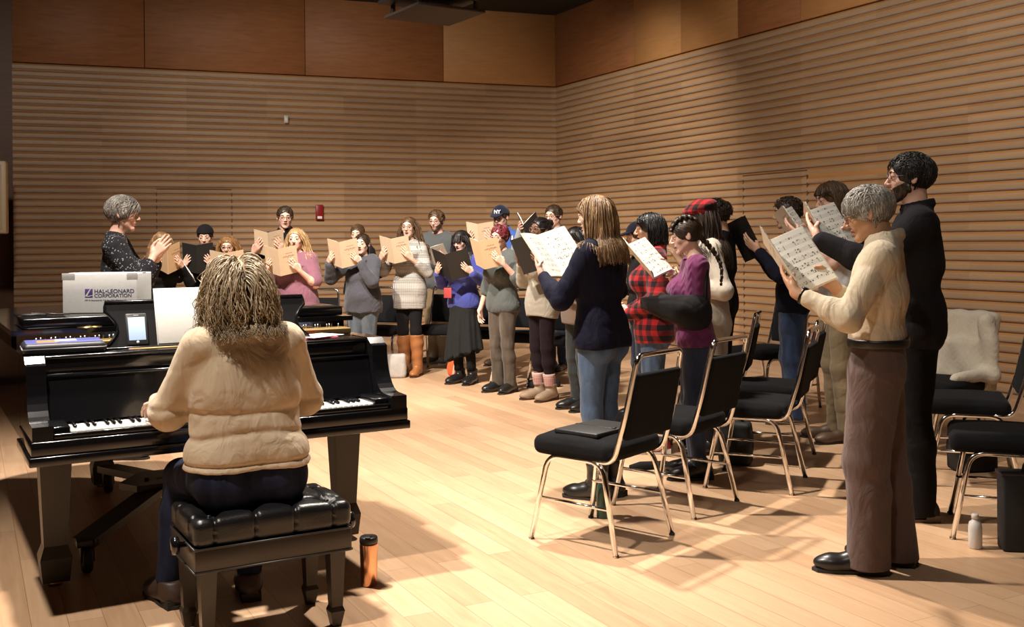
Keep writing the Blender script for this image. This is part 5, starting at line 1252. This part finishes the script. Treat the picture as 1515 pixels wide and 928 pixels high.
r, i = singer('black-fringed singer in a blue sweatshirt and long black skirt', 686, 10.45, 337, bk=dict(px=(664, 396), op=120, tilt=.55, yaw=.15, W=.20, Hh=.26, label='black folder held by the singer in the blue sweatshirt', cover=FOLD, kind='music_folder'), **sk(FAIR), bw=1.05,
       top=dict(mat=cl('sweatshirt_blue', (.050, .060, .26), folds=1.), g=.018, gs=.024, hem=.49, fold=.006, high=1, name='sweatshirt'), legs=dict(mat=cl('skirt_black', (.018, .018, .018)), type='skirt', bot=.26, tilt=-.35, name='skirt'), shoes=SH(type='boot', top=.15, shaft=.055, sock=blk, sock_top=.47), hairs=[hr('black', 'long', len=.50, bangs=1)], seed=10, mouth=.05, pitch=-.22)
mb = MB(); mb.box((-.045, -.006, -.05), (.045, .004, .05), .003); o = mb.build('red_patch', plain('patch_red', (.35, .04, .04), .7), r, loc=(.07, .172, .905))
r, i = singer('singer in a navy ball cap and bright blue jumper behind the maroon-haired singer', 744, 12.0, 303, sex='m', bk=dict(px=(708, 349), op=120, tilt=.30, yaw=.2, label='buff score held high by the singer in the navy cap', cover=BUFF), **sk(ROSY),
       top=dict(mat=cl('jumper_blue', (.045, .10, .34)), g=.02, collar=1, name='jumper'), legs=dict(mat=cl('khaki', (.30, .215, .125))), shoes=dict(mat=shoebr), hairs=[hr('dark', 'crop', len=.03)], hat=dict(type='ballcap', mat=cl('cap_navy', (.010, .013, .03))), seed=11, mouth=.04, pitch=-.16)
T = i['T']; q = T(A(-.09, .46, .27)); cp = [c for c in r.children if c.name.startswith('cap')][0]
E = (Matrix((T.R @ np.array([[-1, 0, 0], [0, 0, 1], [0, 1, 0]]).T).tolist())).to_euler()
ny = text('cap_lettering', 'NY', .060, cp, tuple(T(A(.10, .455, .25))), (PI / 2 + .0, 0, PI), plain('stripe_white', (.7, .7, .7), .7), ext=.004)
singer('singer with cropped maroon hair and glasses in a grey sweatshirt and brown jeans', 743, 9.85, 331, bk=dict(px=(713, 378), op=115, tilt=.40, yaw=.15, label='tan score held one-handed by the maroon-haired singer'), one='L', **sk(ROSY), bw=1.02,
       top=dict(mat=cl('sweatshirt_grey', (.080, .088, .084), folds=1.), sleeve='elbow', g=.016, gs=.020, hem=.48, fold=.006, roll=1, name='sweatshirt'), legs=dict(mat=cl('denim_brown', (.058, .043, .031), pattern='denim', c2=(.11, .086, .065)), g=.010, lo=.056, fold=.004), shoes=SH(top=.12, heel=.03), hairs=[hr('red', 'messy', len=.055)], specs=(.4, .38, .36), seed=12, mouth=.05, yaw=.05)
singer('dark-skinned singer with glasses and a bun in a cream shirt and black leggings', 802, 9.36, 320, bk=dict(px=(768, 381), op=105, tilt=.45, yaw=-.1, W=.21, Hh=.29, th=.012, label='black folder of white pages held by the singer in the cream shirt', cover=FOLD, kind='music_folder'), **sk(BROWN), bw=.97,
       top=dict(mat=cl('shirt_cream', (.36, .33, .27), folds=1.), g=.014, gs=.018, hem=.455, hemtilt=.12, collar=1, fold=.006), legs=dict(mat=cl('leggings_black', (.016, .010, .012)), g=.005, lo=.03, name='leggings', bot=.20),
       shoes=dict(mat=plain('boot_taupe', (.27, .19, .125), .6), type='boot', top=.145, shaft=.056, heel=.03, sole=plain('boot_sole', (.05, .022, .012), .6), sock=cl('sock_striped', (.55, .42, .36), pattern='stripe', c2=(.35, .10, .10)), sock_top=.235), hairs=[hr('black', 'bun')], specs=(.3, .28, .26), seed=13, mouth=.07, pitch=.05)
singer('dark-haired man with glasses at the corner, behind the bun', 822, 11.4, 301, sex='m', bk=dict(px=(778, 345), op=60, tilt=.9, yaw=.3, label='dark score with white pages held up by the man at the corner', cover=FOLD, W=.2), **sk(ROSY),
       top=dict(mat=cl('shirt_grey', (.30, .30, .30)), collar=1), legs=dict(mat=jean_d), shoes=dict(mat=shoeb, sole=plain('sole_white', (.6, .58, .55), .6)), hairs=[hr('dark', 'short', len=.05)], specs=G_, seed=14, mouth=.03)
singer('black-haired singer in a taupe top hidden behind the navy blouse', 856, 8.79, 332, **sk(OLIVE), top=dict(mat=cl('top_taupe', (.21, .155, .12)), g=.02, hem=.47), legs=dict(mat=cl('denim_black', (.028, .034, .034), pattern='denim', c2=(.05, .058, .058)), g=.008, lo=.04), shoes=SH(top=.14, heel=.03),
       hairs=[hr('black', 'long', len=.44)], seed=15, arms=hold((0, .32, 1.12))[0])
# -- the near side, from the corner to the front
singer('singer in a navy peaked cap half hidden behind the plaid shirt', 950, 8.3, 327, sex='m', head=(-1, -.15), **sk(FAIR), top=dict(mat=blk2), legs=dict(mat=jean_d), shoes=SH(), hairs=[hr('dark', 'crop', len=.03)], hat=dict(type='ballcap', mat=MATS['cap_navy']), seed=16, arms=hold((0, .30, 1.12))[0])
r, i = singer('dark-bobbed singer in a red and black checked shirt and blue jeans', 967, 7.05, 311, head=(-.97, .12), bk=dict(px=(942, 462), op=120, tilt=1.0, fwd=.30, label='white score held low at the waist by the singer in the checked shirt', cover=WHT), **sk(OLIVE), bw=1.08, near=True,
       top=dict(mat=cl('shirt_check', (.40, .018, .022), pattern='plaid', c2=(.012, .010, .012)), g=.020, gs=.024, hem=.46, collar=1, fold=.005), legs=dict(mat=jean_b, g=.016, lo=.055, fold=.006), shoes=dict(mat=plain('sneaker_red', (.35, .03, .04), .6), sole=plain('sole_white', (.6, .58, .55), .6)), hairs=[hr('black', 'bob', len=.215, wave=.006)], seed=17, mouth=.06, pitch=-.05)
singer('tall singer in a red checked flat cap and long cream waistcoat', 1046, 7.0, 297, head=(-.97, .05), **sk(OLIVE), top=dict(mat=cl('vest_cream', (.52, .46, .38)), g=.028, sleeve='three', hem=.40, high=0, name='waistcoat'), legs=dict(mat=blk), shoes=SH(), hairs=[hr('dark', 'long', len=.46, wave=.01)], hat=dict(type='beret', mat=cl('cap_check', (.42, .02, .025), pattern='plaid', c2=(.012, .01, .012))), seed=18, arms=hold((.05, .24, 1.18))[0], pitch=-.12, near=True)
# plait and sling
def braid():
    u, Y = 1024, 6.29; X = (u - CX) / F * Y; H = EYE + (hor(u) - 316) / F * Y - .02; h = nrm(A(-.99, .06)); Rw = rotz(math.atan2(-h[0], h[1])); b = A(X, Y, 0)
    c_ = Rw.T @ (at(946, 388, Y + .12) - b); a2, fr = hold(c_, tilt=.75, op=130, yaw=-.5)
    a = {'R': a2['R'], 'L': dict(w=(.02, .190, 1.03), d=(.95, .10, .05), n=(0, -1, 0), curl=(.3, .4, .3), thumb='relax', hint=(-.5, -.5, -1))}
    wr_ = a2['R']; wr_['hint'] = (.4, -.3, -1)
    r, i = person('plaited-haired singer in a purple knit jumper with a black arm sling', (X, Y, 0), h, H, 'f', 1.0, arms=a, near=True, **sk(FAIR), mouth=.045, pitch=-.20,
                  top=dict(mat=cl('jumper_purple', (.135, .026, .088), pattern='knit'), g=.018, gs=.030, sleeve='elbow', slen=.9, hem=.505, wideneck=1, high=1, name='jumper'), legs=dict(mat=jean_d, g=.007, lo=.042), shoes=SH(), hairs=[hr('dark', 'braid', end=A(-.06, -.16, H - .40), n=900)], seed=19)
    J = i['J']; f = Field(.006); E, W = J['elL'], J['wrL']
    f.cap(E + A(0, -.02, -.01), W + (W - E) * .30, .100, .066, k=.03, flat=.85, fdir=A(1, 0, 0)).cap(E + A(0, -.02, .07), W + A(0, .02, .07), .066, .055, k=.05); f.cap(E + A(-.02, .03, .03), W + A(-.03, .03, .02), .088, .070, k=.05); f.plane(E + A(0, 0, .115), (0, .12, 1))
    V, Q = f.mesh(folds(8, .005, 30, 40)); mk('arm_sling', V, Q, cl('sling_black', (.018, .017, .018)), r)
    S_ = J['shL']; P = [E + A(-.02, -.08, .04), (E + S_) / 2 + A(-.055, -.055, 0), S_ + A(-.035, -.055, .0), S_ + A(.05, -.055, .06), J['shR'] + A(-.06, -.06, .055), J['shR'] + A(.02, .0, .058), J['shR'] + A(.0, .075, .0)]
    mb = MB(); mb.tube(fillet(P, .08), .011, 8); s_ = mb.build('sling_strap', MATS['sling_black'], r)
    watch(r, J, 'R', (.6, .55, .4))
    c, U, Vv, Wd = fr; book('white score held in front of the plaits by the singer with the sling', Rw @ c + b, Rw @ U, Rw @ Vv, Rw @ Wd, .175, .265, 130, WHT); PEOPLE.append(r)
def watch(r, J, n, band, face=True):
    W, E = J['wr' + n], J['el' + n]; d = nrm(W - E); c = W - d * .035; u = nrm(np.cross(d, A(0, 0, 1))); w = np.cross(d, u)
    mb = MB(); mb.tube([c + (u * math.cos(t) + w * math.sin(t)) * .0315 for t in np.linspace(0, 2 * PI, 19)[:-1]], .0055, 6, 0, True)
    if face: V, Fc = lathe([(0, -.004), (.017, -.004), (.018, .002), (0, .004)], 18); M = np.stack([u, d, nrm(-w)], 1); mb.add(V, Fc, 0, True, M, c - w * .036)
    mb.build('wristwatch', plain('watch_%d' % int(band[0] * 99), band, .3, .6), r)
braid()
singer('curly-haired man in a black T-shirt beyond the checked cap', 1066, 8.1, 292, sex='m', head=(-.9, .42), **sk(OLIVE), top=dict(mat=blk, sleeve='short', hem=.47), legs=dict(mat=cl('trousers_brownblack', (.022, .014, .013)), g=.016), shoes=SH(), hairs=[hr('dark', 'curly', len=.045)], seed=20,
       arms={'L': dict(w=(-.20, .26, 1.24), d=(.1, .5, .8), n=(.2, .9, -.4), curl=(.3, .35, .3), thumb='relax', hint=(-.2, -.6, -1)), 'R': dict(w=(.10, .33, 1.25), d=(-.4, .3, .8), n=(0, -.9, .4), curl=(.1, .2, .2))})
singer('curly-haired man in a navy jacket and dark jeans holding a black folder', 1172, 8.1, 289, sex='m', head=(-.97, .15), bk=dict(px=(1096, 360), op=100, tilt=.45, fwd=.42, W=.21, Hh=.29, label='black folder held up by the man in the navy jacket', cover=FOLD, kind='music_folder'), **sk(OLIVE),
       top=dict(mat=cl('jacket_navy', (.012, .014, .026)), g=.020, hem=.48, name='jacket'), legs=dict(mat=cl('denim_navy', (.020, .034, .075), pattern='denim', c2=(.04, .065, .14)), g=.022, lo=.068, bot=.035, fold=.007), shoes=dict(mat=plain('sneaker_taupe', (.30, .22, .16), .6), sole=plain('sole_dark', (.12, .07, .05), .6)), hairs=[hr('dark', 'curly', len=.04)], seed=21)
singer('long brown-haired man in a white T-shirt, khaki trousers and brown boots', 1240, 7.38, 263, sex='m', head=(-.96, -.08), bk=dict(px=(1172, 342), op=105, tilt=.60, fwd=.38, yaw=-.55, label='cream score held slanted by the long-haired man in the white T-shirt', cover=WHT, th=.01), **sk(ROSY), bw=.96,
       top=dict(mat=cl('tee_white', (.60, .58, .56)), sleeve='short', hem=.49), legs=dict(mat=cl('khaki_olive', (.22, .165, .095)), g=.018, lo=.062, fold=.006), shoes=dict(mat=shoebr, type='boot', top=.13, shaft=.05), hairs=[hr('brown', 'bob', len=.24, wave=.006)], seed=22, pitch=-.22, near=True, stance=.09)
# -- the three nearest
r, i = singer('brown-haired woman seen from behind in a navy blouse and blue jeans', 888, 5.81, 284, head=(-.78, .62), bk=dict(px=(819, 380), op=150, tilt=.62, W=.215, Hh=.30, fwd=.40, roll=-.10, label='large white score held open by the woman in the navy blouse', cover=WHT, th=.010), **sk(FAIR), near=True,
       top=dict(mat=cl('blouse_navy', (.010, .010, .022), folds=.8, rough=.75), g=.020, gs=.024, hem=.497, cuff=.6, fold=.006, name='blouse'), legs=dict(mat=jean_b, g=.006, lo=.045), shoes=SH(type='boot', top=.20, shaft=.05), hairs=[hr('light', 'long', len=.40, wave=.006, n=1500, vol=1.15, r=.0024)], seed=23, yaw=.12, mouth=.03)
r, i = singer('tall bearded man with black-rimmed glasses dressed in black', 1352, 5.34, 224, sex='m', head=(-.97, .22), bk=dict(px=(1227, 347), op=110, tilt=.55, fwd=.47, yaw=-.6, label='buff score held high by the tall bearded man in black', cover=BUFF, th=.010, vL=-.12), **sk(ROSY), near=True, bw=1.06,
       top=dict(mat=cl('jacket_black', (.015, .014, .016), folds=.6), g=.024, gs=.024, hem=.46, collar=1, name='jacket'), legs=dict(mat=blk, g=.020, lo=.065, bot=.03), shoes=dict(mat=plain('sneaker_black', (.014, .013, .013), .6), sole=plain('sole_tan', (.22, .15, .10), .6)), hairs=[hr('black', 'messy', len=.07, n=1700, vol=1.3, cling=.09), hr('dark', 'beard')], specs=G_, seed=24, mouth=.03, pitch=.02)
r, i = singer('grey-haired old man with glasses in a cream shirt and brown trousers', 1296, 4.52, 266, sex='m', head=(-.93, .37), bk=dict(px=(1162, 398), op=105, tilt=.66, fwd=.40, W=.195, Hh=.285, yaw=-.48, vL=-.46, vR=-.34, inset=.06, label='open score of printed music in the old man\u2019s hands', cover=WHT, th=.004), **sk(AGED), near=True, bw=1.02, lean=-.03,
       top=dict(mat=cl('shirt_ecru', (.54, .45, .325), folds=1.1, rough=.8), tuck=1, g=.026, gs=.018, send=.74, hem=.585, collar=1, cuff=.55, fold=.006), legs=dict(mat=cl('trousers_mauve', (.105, .068, .058), folds=.8), g=.030, lo=.088, kn=.012, bot=.03, fold=.005, fx=16, fz=10), belt=plain('belt_black', (.012, .011, .011), .4),
       shoes=SH(top=.10, heel=.03), hairs=[hr('grey', 'short', len=.085, comb=(.2, .1, -.3), n=2000, vol=1.4, cling=.055)], specs=(.12, .10, .09), seed=25, mouth=.025, pitch=-.26, stance=.085, step=-.11)
watch(r, i['J'], 'L', (.012, .012, .012)); WATCH = r
# -- the pianist
pr_ = pw(.690, -.36); hd = A(-math.sin(PZ), math.cos(PZ))
a = {'L': dict(w=(-.245, .365, .800), d=(-.10, 1, -.24), n=(0, -.24, -1), curl=(.25, .40, .35), thumb='flat', hint=(-.42, -.8, -1)), 'R': dict(w=(.290, .365, .800), d=(.05, 1, -.24), n=(0, -.24, -1), curl=(.25, .40, .35), thumb='flat', hint=(.36, -.8, -1))}
seat_knee = None
r, i = person('pianist with shoulder-length ash blonde hair in a beige jumper, seated at the piano', pr_, hd, 1.605, 'f', 1.36, arms=a, near=True, **sk(FAIR), mouth=0., pitch=-.06, yaw=.05, seat=.472, lean=.08, headx=-.012,
              top=dict(mat=cl('jumper_beige', (.50, .395, .275), folds=.9, rough=.95), g=.018, gs=.026, hem=.533, cuff=.6, sleeve='long', fold=.005, fx=12, fz=22, disp=lambda X, Y, Z: .008 * np.exp(-((Z - .715 - .02 * np.cos(9 * X)) / .013) ** 2) + .005 * np.exp(-((Z - .80 - .035 * np.abs(X)) / .012) ** 2) + .008 * np.exp(-((Z - .625) / .006) ** 2) - .005 * np.exp(-((Z - .665) / .03) ** 2), name='jumper'), legs=dict(mat=cl('denim_navy_plain', (.010, .012, .026), pattern='denim', c2=(.022, .028, .06)), g=.012), shoes=dict(mat=plain('shoe_darkbrown', (.05, .028, .018), .5)),
              hairs=[hr('ash', 'long', len=.295, wave=.022, wf=12, n=3600, r=.0016, vol=2.2, jit=.18, M=16, grav=.5)], group=None, seed=26)
# ------------------------------------------------------------------ light and camera
def spot(name, loc, tgt, e, ang=70, blend=.6, size=.10, col=(1, .84, .66)):
    l = bpy.data.lights.new(name, 'SPOT'); l.energy = e; l.spot_size = math.radians(ang); l.spot_blend = blend; l.shadow_soft_size = size; l.color = col
    o = bpy.data.objects.new(name, l); COL.objects.link(o); o.location = loc
    o.rotation_euler = (Vector(tgt) - Vector(loc)).to_track_quat('-Z', 'Y').to_euler(); return o
W_ = (1, .90, .79)
spot('stage_lamp', (-2.1, 4.9, 4.85), (-1.6, 4.6, 0), 1650, 100, col=W_)
spot('stage_lamp', (.0, 6.6, 4.85), (.1, 5.9, 0), 1350, 85, .8, col=W_)
spot('stage_lamp', (-2.6, 6.6, 4.85), (-1.8, 10.8, 1.1), 2500, 62, col=W_)
spot('stage_lamp', (-1.4, 6.8, 4.85), (.0, 10.4, 1.1), 1500, 62, col=W_)
spot('stage_lamp', (-1.8, 2.7, 4.85), (-1.25, 4.0, .9), 900, 52, .8, col=W_)
spot('stage_lamp', (-.6, .9, 4.85), (1.3, 5.2, 1.3), 240, 46, .9, col=W_)
for p_, t_, e_ in (((-4.5, 8.0, 4.7), (-4.6, 14.6, 1.6), 420), ((-2.9, 9.2, 4.7), (-1.3, 15.8, 1.8), 600), ((.3, 11.8, 4.7), (1.7, 14.7, 1.9), 560), ((.2, 7.0, 4.7), (3.7, 10.7, 2.0), 800), ((1.2, 3.6, 4.7), (5.6, 7.0, 1.8), 700)):
    spot('wall_fill', p_, t_, e_ * .86, 84, 1., .2, W_)  # unseen spots added near the ceiling to brighten the walls
w = bpy.data.worlds.new('room_air'); SC.world = w; w.use_nodes = True
w.node_tree.nodes['Background'].inputs[0].default_value = (.9, .8, .7, 1); w.node_tree.nodes['Background'].inputs[1].default_value = .02
cd_ = bpy.data.cameras.new('camera'); cam = bpy.data.objects.new('camera', cd_); COL.objects.link(cam)
cd_.sensor_fit = 'HORIZONTAL'; cd_.sensor_width = 36.0; cd_.lens = 36.0 * F / 1515.0
cd_.shift_x = (757.5 - CX) / 1515.0; cd_.shift_y = -(464 - HY) / 1515.0
cam.location = (0, 0, EYE); cam.rotation_euler = (Matrix.Rotation(PI / 2, 3, 'X') @ Matrix.Rotation(-ROLL, 3, 'Z')).to_euler()
SC.camera = cam
vs = SC.view_settings; vs.view_transform = 'Standard'; vs.look = 'None'; vs.gamma = 1.0; vs.exposure = 0.0; vs.use_curve_mapping = False
